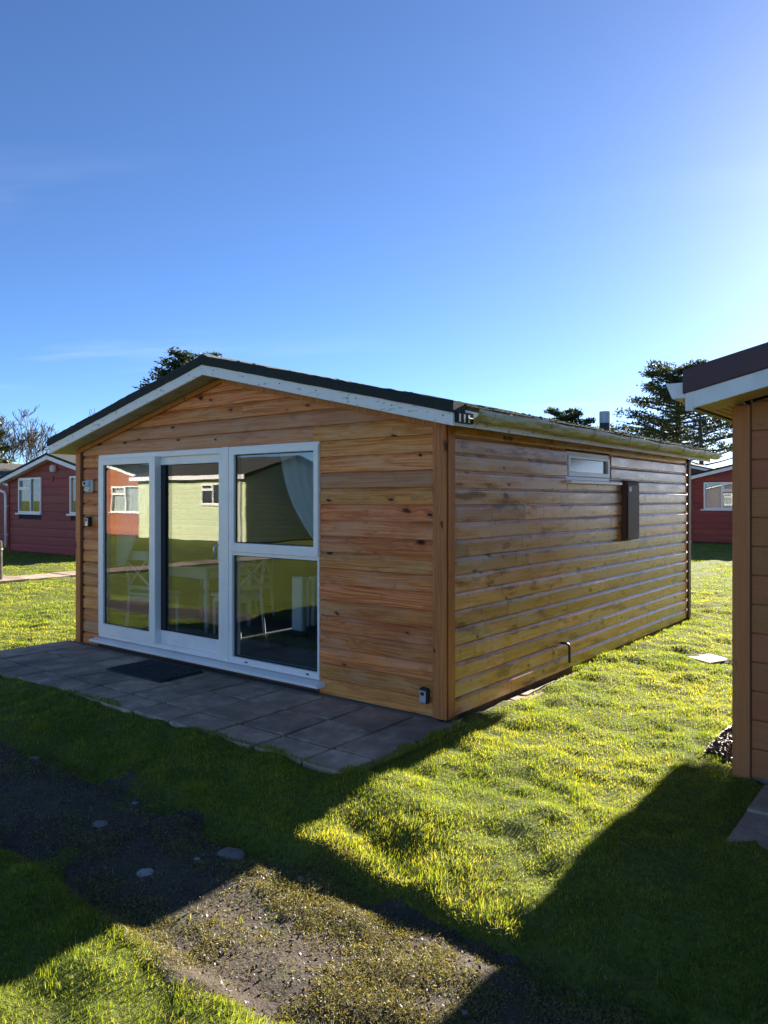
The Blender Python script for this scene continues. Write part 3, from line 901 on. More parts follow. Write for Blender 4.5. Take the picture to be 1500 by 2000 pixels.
# edging slabs beside the right wall
edge_strip = empty('wall_edging')
tag(edge_strip, 'strip of narrow paving slabs against the side wall foot', 'paving', kind='structure')
y = 0.02
while y < 2.1:
    ln = random.uniform(.40, .46)
    zc = -.04 - .012 * y
    MB().box(.03, .165 + random.uniform(-.01, .012), y, y + ln, -.14, zc + random.uniform(-.006, .004)).build('paving_slab', 'paving', edge_strip, bevel=.006)
    y += ln + .012

# ------------------------------------------------------------------ things on and round the chalet
dm = empty('doormat'); tag(dm, 'black fibre doormat lying on the patio before the doors', 'doormat')
zb = -.012
MB().box(-3.42, -2.58, -.615, -.135, zb, zb + .012).build('rubber_base', 'rubber_black', dm, bevel=.004)
bm_ = MB()
for i in range(27):
    for j in range(15):
        x = -3.385 + i * .0297; y_ = -.585 + j * .0297
        h = .010 if not (8 <= i <= 18 and 5 <= j <= 9) else .004
        bm_.box(x, x + .024, y_, y_ + .024, zb + .0122, zb + .014 + h + random.uniform(-.002, .002))
o = bm_.build('pile', 'mat_fibre', dm); o['kind'] = 'stuff'

def key_safe(x, z, label, sc=1.0):
    t = empty('key_safe'); tag(t, label, 'key safe', 'wall key safes')
    m = lambda a, d, zz: FR(x + a * sc, .0275 + d * sc, z + zz * sc)
    b = MB(m).box(-.036, .036, .0, .045, -.058, .058).build('body', 'rubber_black', t, bevel=.010 * sc)
    MB(m).box(-.027, .027, .0455, .052, -.050, .040).build('cover', 'keysafe_silver', t, bevel=.006 * sc)
    MB(m).box(-.016, .016, .0525, .056, .006, .030).build('dial_window', 'rubber_black', t, bevel=.003 * sc)
key_safe(-.150, .150, 'silver and black key safe low on the wall by the front corner')
key_safe(-4.665, 1.352, 'silver and black key safe left of the patio doors', .95)
t = empty('outdoor_lamp'); tag(t, 'weathered pale outdoor sensor lamp left of the patio doors', 'lamp')
m = lambda a, d, z: FR(-4.66 + a, .0275 + d, 1.745 + z)
MB(m).box(-.075, .075, 0, .035, -.07, .07).build('backplate', 'lamp_plastic', t, bevel=.012)
MB(m).add([(-.06, .035, -.01), (.06, .035, -.01), (.05, .075, .0), (-.05, .075, .0), (-.06, .035, .06), (.06, .035, .06), (.05, .07, .055), (-.05, .07, .055)], QF).build('head', 'lamp_plastic', t, bevel=.006)
MB(m).box(-.018, .018, .0755, .08, .014, .044).build('lens', 'rubber_black', t, bevel=.004)
MB(m).box(-.05, .05, .0355, .05, -.055, -.03).build('bracket', 'lamp_plastic', t, bevel=.004)

t = empty('meter_box'); tag(t, 'brown meter cabinet on the side wall below the small window', 'meter box')
m = lambda a, d, z: SD(a, .0275 + d, z)
MB(m).box(3.48, 3.86, -.006, .055, 1.15, 1.79).build('cabinet', 'meter_brown', t, bevel=.004)
MB(m).box(3.492, 3.848, .0555, .066, 1.165, 1.765).build('door', 'meter_brown', t, bevel=.006)
MB(m).prism([(0, 1.791), (.078, 1.780), (.078, 1.786), (0, 1.81)], 3.47, 3.87).build('hood', 'meter_brown', t)
MB(m).box(3.52, 3.60, .0665, .0675, 1.685, 1.735).build('label_plate', 'meter_label', t)

def slab_poly(name, pts, z0, z1, mat, par=None, bev=.006):
    n = len(pts)
    v = [(x, y_, z0) for x, y_ in pts] + [(x, y_, z1) for x, y_ in pts]
    f = [tuple(range(n)), tuple(n + i for i in range(n))] + [(i, (i + 1) % n, n + (i + 1) % n, n + i) for i in range(n)]
    return mesh_obj(name, v, f, mat, par, bevel=bev)
o = slab_poly('stepping_stone', [(.64, 3.70), (.93, 3.52), (1.08, 3.86), (.80, 4.02)], -.2, -.078, 'stone_pale')
tag(o, 'flat pale stepping stone sunk in the sunlit lawn', 'stone')

def rock(name, x, y, r, mat, label, group=None, zoff=0.0):
    mb = MB()
    bm = bmesh.new(); bmesh.ops.create_icosphere(bm, subdivisions=3, radius=1.0)
    z0 = float(zpath(x, y)) + zoff
    vs = []
    sd = random.randint(0, 99)
    for v in bm.verts:
        k = 1 + .35 * (float(vnoise(v.co.x * 2 + 5, v.co.y * 2 + v.co.z + 7, 1.3, sd)) - .5) + .2 * (float(vnoise(v.co.x * 5 + 5, v.co.y * 5 + v.co.z * 3 + 7, 1.3, sd + 1)) - .5)
        vs.append((x + v.co.x * r[0] * k, y + v.co.y * r[1] * k, z0 + v.co.z * r[2] * k))
    fs = [tuple(v.index for v in f.verts) for f in bm.faces]; bm.free()
    o = MB().add(vs, fs).build(name, mat, smooth=True)
    tag(o, label, 'stone', group)
    return o
rock('stone', -.07, -2.49, (.046, .036, .016), 'stone_pale', 'pale white stone lying in the shaded part of the path')
rock('stone', .09, -2.10, (.085, .06, .022), 'stone_brown', 'flat brown stone at the edge of the shadow on the path')
rock('stone', -.01, -2.24, (.018, .014, .01), 'stone_pale', 'small white chip of stone beside the flat brown stone')
rock('stone', -.83, -2.04, (.016, .02, .008), 'stone_pale', 'small white chip of stone near the shaded grass verge')
rock('stone', -.72, -2.33, (.05, .04, .012), 'stone_brown', 'flat grey-brown stone in the middle of the shaded path')
rock('stone', -2.05, -2.02, (.05, .045, .012), 'stone_brown', 'flat stone at the left end of the shaded path')
rock('stone', 1.62, -2.35, (.016, .014, .008), 'stone_pale', 'small white chip of stone in the shade at lower right')
rock('stone', .53, -2.06, (.02, .016, .01), 'stone_pale', 'small pale stone in the sunlit part of the path')

# low post at the far left
t = empty('wooden_post'); tag(t, 'short dark weathered post beside the paved path at left', 'post')
MB().lathe(-12.08, 2.46, [(.062, -.1), (.06, .3), (.055, .74), (.048, .775), (.02, .785)], 12).build('shaft', 'post_wood', t)
MB().lathe(-12.08, 2.46, [(.068, .60), (.068, .635)], 12).build('band', 'edging_wood', t)

# ------------------------------------------------------------------ furniture seen through the glass
FZ = .096
def chair(x, y, rz, label):
    t = empty('dining_chair'); tag(t, label, 'chair', 'white dining chairs')
    M = Matrix.Translation((x, y, FZ)) @ Matrix.Rotation(rz, 4, 'Z')
    mp = lambda a, d, z: tuple(M @ Vector((a, d, z)))
    # local: faces +Y, back at y=-.2
    MB(mp).box(-.21, .21, -.19, .22, .42, .46).build('seat', 'furniture_white', t, bevel=.008)
    MB(mp).box(-.18, .18, -.16, .19, .36, .4195).build('apron', 'furniture_white', t)
    for sx in (-1, 1):
        MB(mp).tube([(sx * .18, .185, 0), (sx * .18, .185, .40)], [.015, .021], 6).build('leg', 'furniture_white', t)
        MB(mp).tube([(sx * .18, -.24, 0), (sx * .18, -.185, .42), (sx * .185, -.20, .65), (sx * .195, -.27, .94)], [.017, .021, .019, .016], 6).build('back_post', 'furniture_white', t)
    MB(mp).box(-.20, .20, -.275, -.25, .83, .93).build('top_rail', 'furniture_white', t, bevel=.008)
    MB(mp).box(-.18, .18, -.205, -.185, .50, .54).build('lower_rail', 'furniture_white', t, bevel=.004)
    MB(mp).tube([(-.17, -.197, .54), (.17, -.255, .83)], .013, 6).build('cross_bar', 'furniture_white', t)
    MB(mp).tube([(.17, -.197, .54), (-.17, -.255, .83)], .013, 6).build('cross_bar', 'furniture_white', t)
    return t
chair(-4.28, .52, 0.12, 'white cross-back dining chair behind the left door pane')
chair(-3.46, 1.05, R(90), 'white cross-back dining chair behind the door post')
chair(-4.25, 1.95, R(175), 'white cross-back dining chair at the far side of the table')
t = empty('dining_table'); tag(t, 'white dining table with turned legs behind the patio doors', 'table')
MB().box(-4.70, -3.62, .72, 1.55, FZ + .715, FZ + .745).build('table_top', 'furniture_white', t, bevel=.008)
MB().box(-4.63, -3.69, .79, 1.48, FZ + .61, FZ + .7145).build('apron', 'furniture_white', t)
for lx in (-4.60, -3.72):
    for ly in (.82, 1.45):
        MB().lathe(lx, ly, [(.020, FZ), (.026, FZ + .05), (.022, FZ + .08), (.034, FZ + .30), (.036, FZ + .42), (.022, FZ + .47), (.034, FZ + .50), (.036, FZ + .51), (.036, FZ + .71)], 10).build('leg', 'furniture_white', t, smooth=True)
t = empty('oil_radiator'); tag(t, 'white oil filled radiator standing behind the low window pane', 'radiator')
for i in range(7):
    MB().box(-2.83 + .0, -2.67, 1.35 + i * .085, 1.35 + i * .085 + .05, FZ + .10, FZ + .64).build('fin', 'radiator_white', t, bevel=.018)
MB().box(-2.83, -2.67, 1.26, 1.335, FZ + .07, FZ + .66).build('control_panel', 'radiator_white', t, bevel=.012)
for yy_ in (1.3, 1.9):
    MB().tube([(-2.86, yy_, FZ + .03), (-2.64, yy_, FZ + .03)], .028, 8).build('foot', 'pipe_black', t)

def curtain(name, label, edge, ztop, zbot, y, nfold, mat='voile', group=None, amp=.02):
    """edge(t) gives (x0, x1) for t from 0 (top) to 1 (bottom)"""
    nu, nv = 64, 26
    v, fc = [], []
    for j in range(nv + 1):
        tt = j / nv
        x0, x1 = edge(tt)
        for i in range(nu + 1):
            u = i / nu
            a = amp * (1 - .3 * tt)
            v.append((x0 + (x1 - x0) * u, y + a * math.sin(u * nfold * 2 * math.pi + .6 * math.sin(tt * 3)) + .004 * math.sin(u * 37 + tt * 9), ztop + (zbot - ztop) * tt))
    for j in range(nv):
        for i in range(nu):
            q = j * (nu + 1) + i
            fc.append((q, q + 1, q + nu + 2, q + nu + 1))
    o = mesh_obj(name, v, fc, mat, None, True, fix=False)
    tag(o, label, 'curtain', group)
    return o
curtain('voile_curtain', 'white voile curtain swept aside in the upper right window', lambda t: (-1.88 + .62 * t ** 2.0, -1.18), 2.06, 1.05, .16, 6, group='white voile curtains')
curtain('voile_curtain', 'white voile curtain tied back behind the left door pane', lambda t: (-4.48 + .0 * t, -3.72 - .62 * t ** 1.6), 2.06, .86, .17, 7, group='white voile curtains')
curtain('slit_curtain', 'unseen cream curtain added to narrow the sun slit in the rear wall', lambda t: (-3.62, -3.215), 2.06, 1.32, L - .15, 5, 'curtain_cream', amp=.012)  # added pair, leaving the slit that shapes the sun streak indoors
curtain('slit_curtain', 'unseen cream curtain added as the other edge of the rear sun slit', lambda t: (-3.155, -2.88), 2.06, 1.32, L - .15, 4, 'curtain_cream', amp=.012)

# ------------------------------------------------------------------ generic chalets round about
def casement_window(parent, mp, a0, a1, z0, z1, split=0.5, tall_right=True, backing_mat=None, vent=.32, sill=.05, dark=True):
    w = MB(mp).ring(a0, a1, z0, z1, .05, -.05, .055).build('window', 'upvc', parent, bevel=.003)
    am = a0 + (a1 - a0) * split
    MB(mp).box(am - .03, am + .03, -.05, .05, z0 + .05, z1 - .05).build('mullion', 'upvc', w)
    # vented half has a transom
    v0, v1 = (a0 + .05, am - .03) if tall_right else (am + .03, a1 - .05)
    zt = z1 - (z1 - z0) * vent
    MB(mp).box(v0, v1, -.05, .05, zt - .03, zt + .03).build('transom', 'upvc', w)
    MB(mp).ring(v0, v1, zt + .03, z1 - .05, .035, -.02, .062).build('vent_sash', 'upvc', w)
    for p0, p1, q0, q1 in ((v0, v1, z0 + .05, zt - .03), (v0 + .035, v1 - .035, zt + .065, z1 - .085), ((am + .03, a1 - .05, z0 + .05, z1 - .05) if tall_right else (a0 + .05, am - .03, z0 + .05, z1 - .05))):
        MB(mp).box(p0, p1, .0, .012, q0, q1).build('pane', 'glass_far', w)
    MB(mp).box(a0 - .09, a1 + .05, .0, .11, z0 - sill, z0 - .003).build('sill', 'upvc', w, bevel=.004)
    if backing_mat:
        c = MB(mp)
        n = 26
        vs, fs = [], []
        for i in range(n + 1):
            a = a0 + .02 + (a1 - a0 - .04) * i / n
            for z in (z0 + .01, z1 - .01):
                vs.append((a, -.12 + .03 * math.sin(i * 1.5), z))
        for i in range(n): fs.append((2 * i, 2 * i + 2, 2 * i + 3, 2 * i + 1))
        c.add(vs, fs).build('curtain', backing_mat, w, smooth=True)  # room_dark makes this sheet a painted stand-in for the unlit room
    return w

def simple_chalet(name, label, cx, yf, width, depth, wallmat, facing=-1, pitch=.25, roofmat='felt_dark', verge='fascia_clean', openings=(), base=0.0, ztop=Z_APEX, os=.25, oh=.26, gable=True, trim=None, eave=None):
    """gable chalet aligned with the row; facing -1 = gable towards -Y, +1 = towards +Y"""
    t = empty(name); tag(t, label, 'chalet')
    hw = width / 2
    mp = lambda a, d, z: (a, yf + facing * d, z)
    zsf = lambda a: ztop - SL * abs(a - cx)
    ze = zsf(cx + hw)
    # back shell
    s = MB(mp)
    def shell(a0, a1, z0, z1):
        s.box(a0, a1, -.10, -.002, z0, z1)
    ops = sorted(openings)
    cur = cx - hw + .002
    for (a0, a1, z0, z1) in ops:
        shell(cur, a0, base - .05, ze - .01); shell(a0, a1, base - .05, z0); shell(a0, a1, z1, ze - .01); cur = a1
    shell(cur, cx + hw - .002, base - .05, ze - .01)
    s.prism([(-.10, ze - .01), (-.002, ze - .01), (-.002, ztop - .03), (-.10, ztop - .03)], lambda z: cx - (ztop - z) / SL * .98 if z > ze + .02 else cx - hw + .01, lambda z: cx + (ztop - z) / SL * .98 if z > ze + .02 else cx + hw - .01)
    s.box(cx - hw + .002, cx - hw + .1, -depth, -.101, base - .05, ze - .01)
    s.box(cx + hw - .1, cx + hw - .002, -depth, -.101, base - .05, ze - .01)
    s.box(cx - hw + .1, cx + hw - .1, -depth, -depth + .1, base - .05, ze - .01)
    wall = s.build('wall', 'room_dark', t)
    k = 0
    while True:
        z0 = base + k * pitch
        if z0 > ztop - .05: break
        pr = [(d * 1.1, z0 + z * pitch / .1303) for d, z in PROF]
        lo = lambda z: max(cx - hw + .01, cx - max(0, ztop - .012 - z) / SL)
        hi = lambda z: min(cx + hw - .01, cx + max(0, ztop - .012 - z) / SL)
        segs = [(None, None)]
        for (a0, a1, oz0, oz1) in ops:
            if z0 + pitch > oz0 + .03 and z0 < oz1 - .03:
                ns_ = []
                for l_, r_ in segs:
                    if (r_ is None or r_ > a0) and (l_ is None or l_ < a1):
                        ns_ += [(l_, a0), (a1, r_)]
                    else: ns_.append((l_, r_))
                segs = ns_
        for l_, r_ in segs:
            f0 = (lambda z, l_=l_: max(lo(z), l_) if l_ is not None else lo(z))
            f1 = (lambda z, r_=r_: min(hi(z), r_) if r_ is not None else hi(z))
            if f1(z0) - f0(z0) < .02: continue
            MB(mp).prism(pr, f0, f1).build('board', wallmat, wall)
        k += 1
    # side cladding as lapped boards
    for sg in (-1, 1):
        sm = lambda a, d, z: (cx + sg * (hw + d), yf - facing * a, z)
        k = 0
        while base + k * pitch < ze - .03:
            z0 = base + k * pitch
            MB(sm).prism([(d * 1.1, min(z0 + z * pitch / .1303, ze)) for d, z in PROF], .0, depth).build('board', wallmat, wall)
            k += 1
    # corner trims
    for sg in (-1, 1):
        MB(mp).box(cx + sg * hw - .05, cx + sg * hw + .05, .0225, .045, base, ze - .005).build('corner_trim', trim or wallmat, t, bevel=.003)
    y0, y1 = oh, -depth - oh
    for sg in (-1, 1):
        def ss(d0, d1, xi, xo, lo_, hi_):
            v = []
            for d in (d0, d1):
                for xx, dz in ((xi, lo_), (xo, lo_), (xo, hi_), (xi, hi_)):
                    v.append(mp(cx + sg * xx, d, ztop - SL * xx + dz))
            return v
        H = hw + os
        rf = mesh_obj('roof_slope', ss(y0 + .01, y1, 0, H + .02, .10, .17), QF, roofmat, t)
        mesh_obj('soffit', ss(y0 - .02, 0.001, 0, H - .02, .001, .02), QF, 'fascia_clean', t)
        mesh_obj('bargeboard', ss(y0 - .022, y0, .0012, H, -.02, .10), QF, verge, t)
        mesh_obj('eaves_fascia', ss(y0 - .023, y1, H - .025, H, -.002, .095), QF, verge, t)
    return t, mp, zsf, ze

# red chalet at the left
red1, mp1, _, _ = simple_chalet('red_chalet', 'maroon boarded chalet with white windows behind the left corner', -18.3, 7.0, 5.5, 6.0, 'red_boards', pitch=.25, ztop=2.79,
    openings=((-20.40, -19.03, 1.18, 2.26), (-17.40, -16.05, 1.18, 2.26)), base=-.02)
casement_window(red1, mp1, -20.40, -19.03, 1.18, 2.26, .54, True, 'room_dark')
casement_window(red1, mp1, -17.40, -16.05, 1.18, 2.26, .80, False, 'curtain_pink')
lm = MB(mp1).box(-18.34, -18.16, .02, .14, 2.40, 2.60).build('porch_light', 'lamp_plastic', red1, bevel=.02)
MB(mp1).box(-18.31, -18.19, .141, .155, 2.43, 2.57).build('lens', 'curtain_cream', lm)
MB(mp1).box(-18.50, -18.34, .02, .04, 2.13, 2.29).build('vent_cover', 'red_boards', red1, bevel=.02)
dp = MB(mp1).tube([(-21.62, .30, 2.02), (-21.55, .22, 1.95), (-21.20, .10, 1.82), (-21.12, .09, 1.74), (-21.12, .09, .06)], .045, 8).build('downpipe', 'upvc', red1, smooth=True)
for z in (.45, 1.35):
    MB(mp1).box(-21.19, -21.05, .02, .11, z, z + .05).build('pipe_clip', 'upvc', dp)
# red chalet further left
red3, mp3, _, _ = simple_chalet('red_chalet', 'maroon chalet cut off by the left edge of the picture', -24.9, 7.6, 5.5, 6.0, 'red_boards', pitch=.25, ztop=2.74, openings=((-24.2, -23.05, 1.1, 2.1),), roofmat='felt_roof', base=-.02)
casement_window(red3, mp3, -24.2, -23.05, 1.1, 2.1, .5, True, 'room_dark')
far3, mpf3, _, _ = simple_chalet('brown_chalet', 'brown roofed chalet showing above the left maroon roof', -29.6, 15.0, 5.5, 6.0, 'brown_boards', pitch=.25, ztop=3.2, roofmat='felt_roof', base=-.02)
# red chalet at the right, behind
red2, mp2, _, _ = simple_chalet('red_chalet', 'maroon chalet with white window seen through the gap at right', -2.55, 25.0, 5.4, 6.0, 'red_boards', pitch=.25, ztop=2.98,
    openings=((-4.80, -3.50, 1.23, 2.23),), base=0.0)
casement_window(red2, mp2, -4.80, -3.50, 1.23, 2.23, .5, False, 'curtain_cream')
dp2 = MB(mp2).tube([(-5.50, .14, 2.15), (-5.45, .10, 2.05), (-5.42, .09, 1.95), (-5.42, .09, .05)], .05, 8).build('downpipe', 'upvc', red2, smooth=True)
far4, mpf4, _, _ = simple_chalet('grey_roof_chalet', 'distant chalet with dark roof behind the right maroon chalet', -8.8, 36.0, 5.4, 6.0, 'brown_boards', pitch=.25, ztop=3.35, base=0.0)

# chalets across the lawn, mirrored in the doors
grn = empty('green_chalet'); tag(grn, 'pale green boarded chalet mirrored in the patio doors', 'chalet')
mpg = lambda a, d, z: (a, -14.2 + d, z)
gw = MB(mpg).box(-24.6, -18.0, -4.9, -.003, -.05, 2.40).build('wall', 'room_dark', grn)
k = 0
while k * .2 < 2.38:
    pr = [(d, k * .2 + z * .2 / .1303) for d, z in PROF]
    segs = [(-24.6, -18.0)] if not (1.35 < k * .2 + .1 < 2.2) else [(-24.6, -20.6), (-19.2, -18.0)]
    for a0, a1 in segs: MB(mpg).prism(pr, a0, a1).build('board', 'green_boards', gw)
    k += 1
for k in range(12):
    MB(lambda a, d, z: (-18.0 + d, a, z)).prism([(d, k * .2 + z * .2 / .1303) for d, z in PROF], -19.1, -14.2).build('board', 'green_boards', gw)
mesh_obj('gable', [(-18.01, -14.2, 2.40), (-18.01, -19.1, 2.40), (-18.01, -16.65, 3.18), (-18.1, -14.2, 2.40), (-18.1, -19.1, 2.40), (-18.1, -16.65, 3.18)], [(0, 1, 2), (3, 4, 5), (0, 1, 4, 3), (1, 2, 5, 4), (2, 0, 3, 5)], 'green_boards', grn)
casement_window(grn, mpg, -20.6, -19.2, 1.4, 2.2, .5, True, 'room_dark')
def tilt(name, mat, par, y0, z0, y1, z1, a0, a1, th):
    v = []
    for a in (a0, a1):
        for y_, z_ in ((y0, z0), (y1, z1), (y1, z1 + th), (y0, z0 + th)): v.append((a, y_, z_))
    return mesh_obj(name, v, QF, mat, par)
tilt('roof_slope', 'felt_roof', grn, -13.85, 2.40, -16.65, 3.2, -24.8, -17.7, .12)
tilt('roof_slope', 'felt_roof', grn, -19.4, 2.40, -16.65, 3.2, -24.8, -17.7, .12)
MB(mpg).box(-24.8, -17.7, .33, .355, 2.36, 2.52).build('eaves_fascia', 'fascia_clean', grn)
MB(mpg).tube([(-18.2, .07, 2.35), (-18.2, .07, .05)], .05, 8).build('downpipe', 'upvc', grn)
org, mpo, _, _ = simple_chalet('orange_chalet', 'rust orange chalet with wide curtained window mirrored in the left door', -28.3, -15.2, 6.2, 5.0, 'orange_boards', facing=1, pitch=.2, ztop=3.12, openings=((-28.2, -25.9, 1.0, 2.2),))
casement_window(org, mpo, -28.2, -25.9, 1.0, 2.2, .5, True, 'curtain_cream')
brn, mpb, _, _ = simple_chalet('brown_chalet', 'dark brown chalet mirrored in the right hand window', -13.2, -16.0, 5.2, 6.0, 'brown_boards', facing=1, pitch=.2, ztop=3.0, openings=((-14.0, -12.6, 1.1, 2.1),))
casement_window(brn, mpb, -14.0, -12.6, 1.1, 2.1, .5, True, 'curtain_cream')

# ------------------------------------------------------------------ the neighbouring chalet at the right edge
nb = empty('neighbour_chalet'); tag(nb, 'brown composite clad chalet with white verge at the right edge', 'chalet')
NX, NY, NZ = 1.930, 0.275, -.085
NHW = 2.45; NCX = NX + NHW
NZE = 2.123                          # soffit line at the eaves end
NOS, NOH = .212, .352
NAP = NZE + SL * (NHW + NOS)
mpn = lambda a, d, z: (a, NY - d, z)
nw = MB(mpn).box(NX + .002, NX + 2 * NHW, -6.0, -.003, NZ + .02, 2.14).build('wall', 'timber_inner', nb)
NP = [(0, .002), (.018, .002), (.020, .005), (.020, .163), (.018, .167), (.006, .168), (.006, .1725), (0, .1725)]
k = 0
while True:
    z0 = NZ + .03 + k * .172
    if z0 > NAP - .06: break
    pr = [(d, z0 + z) for d, z in NP]
    MB(mpn).prism(pr, lambda z: max(NX + .076, NCX - max(0, NAP - .012 - z) / SL), lambda z: min(NX + 2 * NHW, NCX + max(0, NAP - .012 - z) / SL)).build('board', 'composite', nw)
    k += 1
for k in range(13):
    z0 = NZ + .03 + k * .172
    if z0 + .172 > 2.2: break
    MB(lambda a, d, z: (NX - d, NY + a, z)).prism([(d, z0 + z) for d, z in NP], .04, 6.0).build('board', 'composite', nw)
MB(mpn).box(NX - .030, NX + .068, .0, .034, NZ, 2.16).build('corner_trim', 'composite_trim', nb, bevel=.003)
MB(lambda a, d, z: (NX - d, NY + a, z)).box(.0, .10, .021, .0295, NZ, 2.13).build('corner_trim', 'composite_trim', nb, bevel=.002)
MB(mpn).box(NX + .069, NX + .075, .0, .024, NZ, 2.2).build('shadow_gap', 'trim_dark', nb)
MB(mpn).box(NX + .03, NX + 4.8, -.05, .012, -.25, NZ + .03).build('plinth', 'stone_brown', nb)
def nss(sg, d0, d1, xi, xo, lo_, hi_):
    v = []
    for d in (d0, d1):
        for xx, dz in ((xi, lo_), (xo, lo_), (xo, hi_), (xi, hi_)):
            v.append(mpn(NCX + sg * xx, d, NAP - SL * xx + dz))
    return v
NH = NHW + NOS
for sg in (-1, 1):
    mesh_obj('roof_slope', nss(sg, NOH - .01, -6.3, 0, NH - .01, .10, .225), QF, 'felt_roof', nb)
    mesh_obj('bargeboard', nss(sg, NOH - .024, NOH, .0012, NH - .045, -.004, .094), QF, 'fascia_clean', nb, bevel=.002)
    mesh_obj('verge_trim', nss(sg, NOH - .030, NOH + .012, .0012, NH + .012, .0945, .236), QF, 'maroon_verge', nb, bevel=.004)
    mesh_obj('eaves_fascia', nss(sg, NOH - .03, -6.3, NH - .045, NH - .02, -.004, .094), QF, 'maroon_verge', nb)
    MB(mpn).box(NCX + sg * (NH - .0225) - .0225, NCX + sg * (NH - .0225) + .0225, NOH - .025, NOH + .001, NAP - SL * NH - .008, NAP - SL * NH + .105).build('bargeboard_end', 'fascia_clean', nb, bevel=.002)
# soffit planks running along the roof edge
for i in range(9):
    d1 = NOH - .026 - i * .036
    mesh_obj('soffit_plank', nss(-1, d1 - .033, d1, 0.0, NH - .046, .006 + .0008 * (i % 2), .016), QF, 'soffit_wood', nb, bevel=.002)
    if i < 5:
        pass
for i in range(5):
    xo = NH - .047 - i * .036
    mesh_obj('soffit_plank', nss(-1, -.001, -6.2, xo - .033, xo, .006 + .0008 * (i % 2), .016), QF, 'soffit_wood', nb, bevel=.002)
# square gutter with stop end
gx0 = NX - NOS - .105
m_ = MB()
gp = [(gx0 - .012, 2.285), (gx0 + .026, 2.192), (NX - NOS + .022, 2.192), (NX - NOS + .024, 2.285), (NX - NOS + .019, 2.285), (NX - NOS + .017, 2.197), (gx0 + .029, 2.197), (gx0 - .008, 2.285)]
nv_ = len(gp)
vv = [(x, NY - NOH + .03, z) for x, z in gp] + [(x, NY + 6.3, z) for x, z in gp]
ff = [(q, (q + 1) % nv_, nv_ + (q + 1) % nv_, nv_ + q) for q in range(nv_)] + [tuple(range(nv_)), tuple(nv_ + q for q in range(nv_))]
ng = mesh_obj('gutter', vv, ff, 'fascia_clean', nb)
e4 = gp[:4]
mesh_obj('stop_end', [(x, NY - NOH + .012, z) for x, z in e4] + [(x, NY - NOH + .029, z) for x, z in e4], QF, 'fascia_clean', ng, bevel=.003)
slab_poly('outlet', [(gx0 + .05, NY - .22), (gx0 + .11, NY - .22), (gx0 + .11, NY - .12), (gx0 + .05, NY - .12)], 2.165, 2.1915, 'soffit_wood', ng)
# its paving
npat = empty('neighbour_paving'); tag(npat, 'shaded paving slabs in front of the brown chalet', 'paving', kind='structure')
for i in range(6):
    for j in range(2):
        x0 = 2.08 + i * .45; y1 = .20 - j * .45
        zt = -.062 - .012 * j
        MB().box(x0 + .004, x0 + .446, y1 - .446, y1 - .004, -.22, zt + random.uniform(-.004, .004)).build('paving_slab', 'paving', npat, bevel=.006)
# edging boards round the bark bed
bed = [(1.66, 1.42), (1.64, 1.0), (1.66, .56)]
eb = empty('bed_edging'); tag(eb, 'thin timber edging round the bark bed at the right', 'edging')
for p, q in zip(bed[:-1], bed[1:]):
    dx, dy = q[0] - p[0], q[1] - p[1]
    ln = math.hypot(dx, dy); nx_, ny_ = -dy / ln * .012, dx / ln * .012
    slab_poly('board', [(p[0] - nx_, p[1] - ny_), (q[0] - nx_, q[1] - ny_), (q[0] + nx_, q[1] + ny_), (p[0] + nx_, p[1] + ny_)], -.2, -.055, 'edging_wood', eb, .003)

# ------------------------------------------------------------------ blades of grass
def build_tris(name, V, F, tint, mat):
    me = bpy.data.meshes.new(name)
    nv, nf = len(V), len(F)
    me.vertices.add(nv); me.vertices.foreach_set('co', V.astype(np.float32).ravel())
    me.loops.add(nf * 3); me.loops.foreach_set('vertex_index', F.astype(np.int32).ravel())
    me.polygons.add(nf)
    me.polygons.foreach_set('loop_start', np.arange(0, nf * 3, 3, dtype=np.int32))
    me.polygons.foreach_set('loop_total', np.full(nf, 3, dtype=np.int32))
    at = me.attributes.new('tint', 'FLOAT', 'POINT')
    at.data.foreach_set('value', tint.astype(np.float32))
    me.update(calc_edges=True)
    me.materials.append(MATS[mat])
    return link(bpy.data.objects.new(name, me))

def blade_mesh(name, x, y, z, h, w, mat, lean=.55):
    n = len(x)
    th = RNG.uniform(0, 2 * np.pi, n)
    # clumps lean together
    flow = vnoise(x, y, 3.0, 41) * 6.28 * 2
    la = np.where(RNG.random(n) < .45, flow + RNG.normal(0, .6, n), RNG.uniform(0, 2 * np.pi, n))
    lm = np.abs(RNG.normal(0, lean, n)) + .08
    wx, wy = np.cos(th) * w / 2, np.sin(th) * w / 2
    lx, ly = np.cos(la) * np.sin(lm), np.sin(la) * np.sin(lm)
    lz = np.cos(lm)
    V = np.empty((n, 5, 3))
    V[:, 0] = np.stack([x - wx, y - wy, z], -1); V[:, 1] = np.stack([x + wx, y + wy, z], -1)
    mx, my, mz = x + lx * h * .45, y + ly * h * .45, z + h * .55 * np.maximum(lz, .35)
    V[:, 2] = np.stack([mx - wx * .8, my - wy * .8, mz], -1); V[:, 3] = np.stack([mx + wx * .8, my + wy * .8, mz], -1)
    V[:, 4] = np.stack([x + lx * h * 1.15, y + ly * h * 1.15, z + h * np.maximum(lz, .3) * .95], -1)
    b = (np.arange(n) * 5)[:, None]
    F = np.concatenate([b + np.array([[0, 1, 3]]), b + np.array([[0, 3, 2]]), b + np.array([[2, 3, 4]])], 1).reshape(-1, 3)
    ti = np.clip(RNG.normal(.42, .2, n) + (vnoise(x, y, 1.2, 51) - .5) * .45 + (vnoise(x, y, 8.0, 52) - .5) * .35, 0, .93)
    dry = RNG.random(n) < .015 + .06 * sstep(vnoise(x, y, 4.0, 53), .6, .9)
    ti = np.where(dry, 1.0, ti)
    return build_tris(name, V.reshape(-1, 3), F, np.repeat(ti, 5), mat)

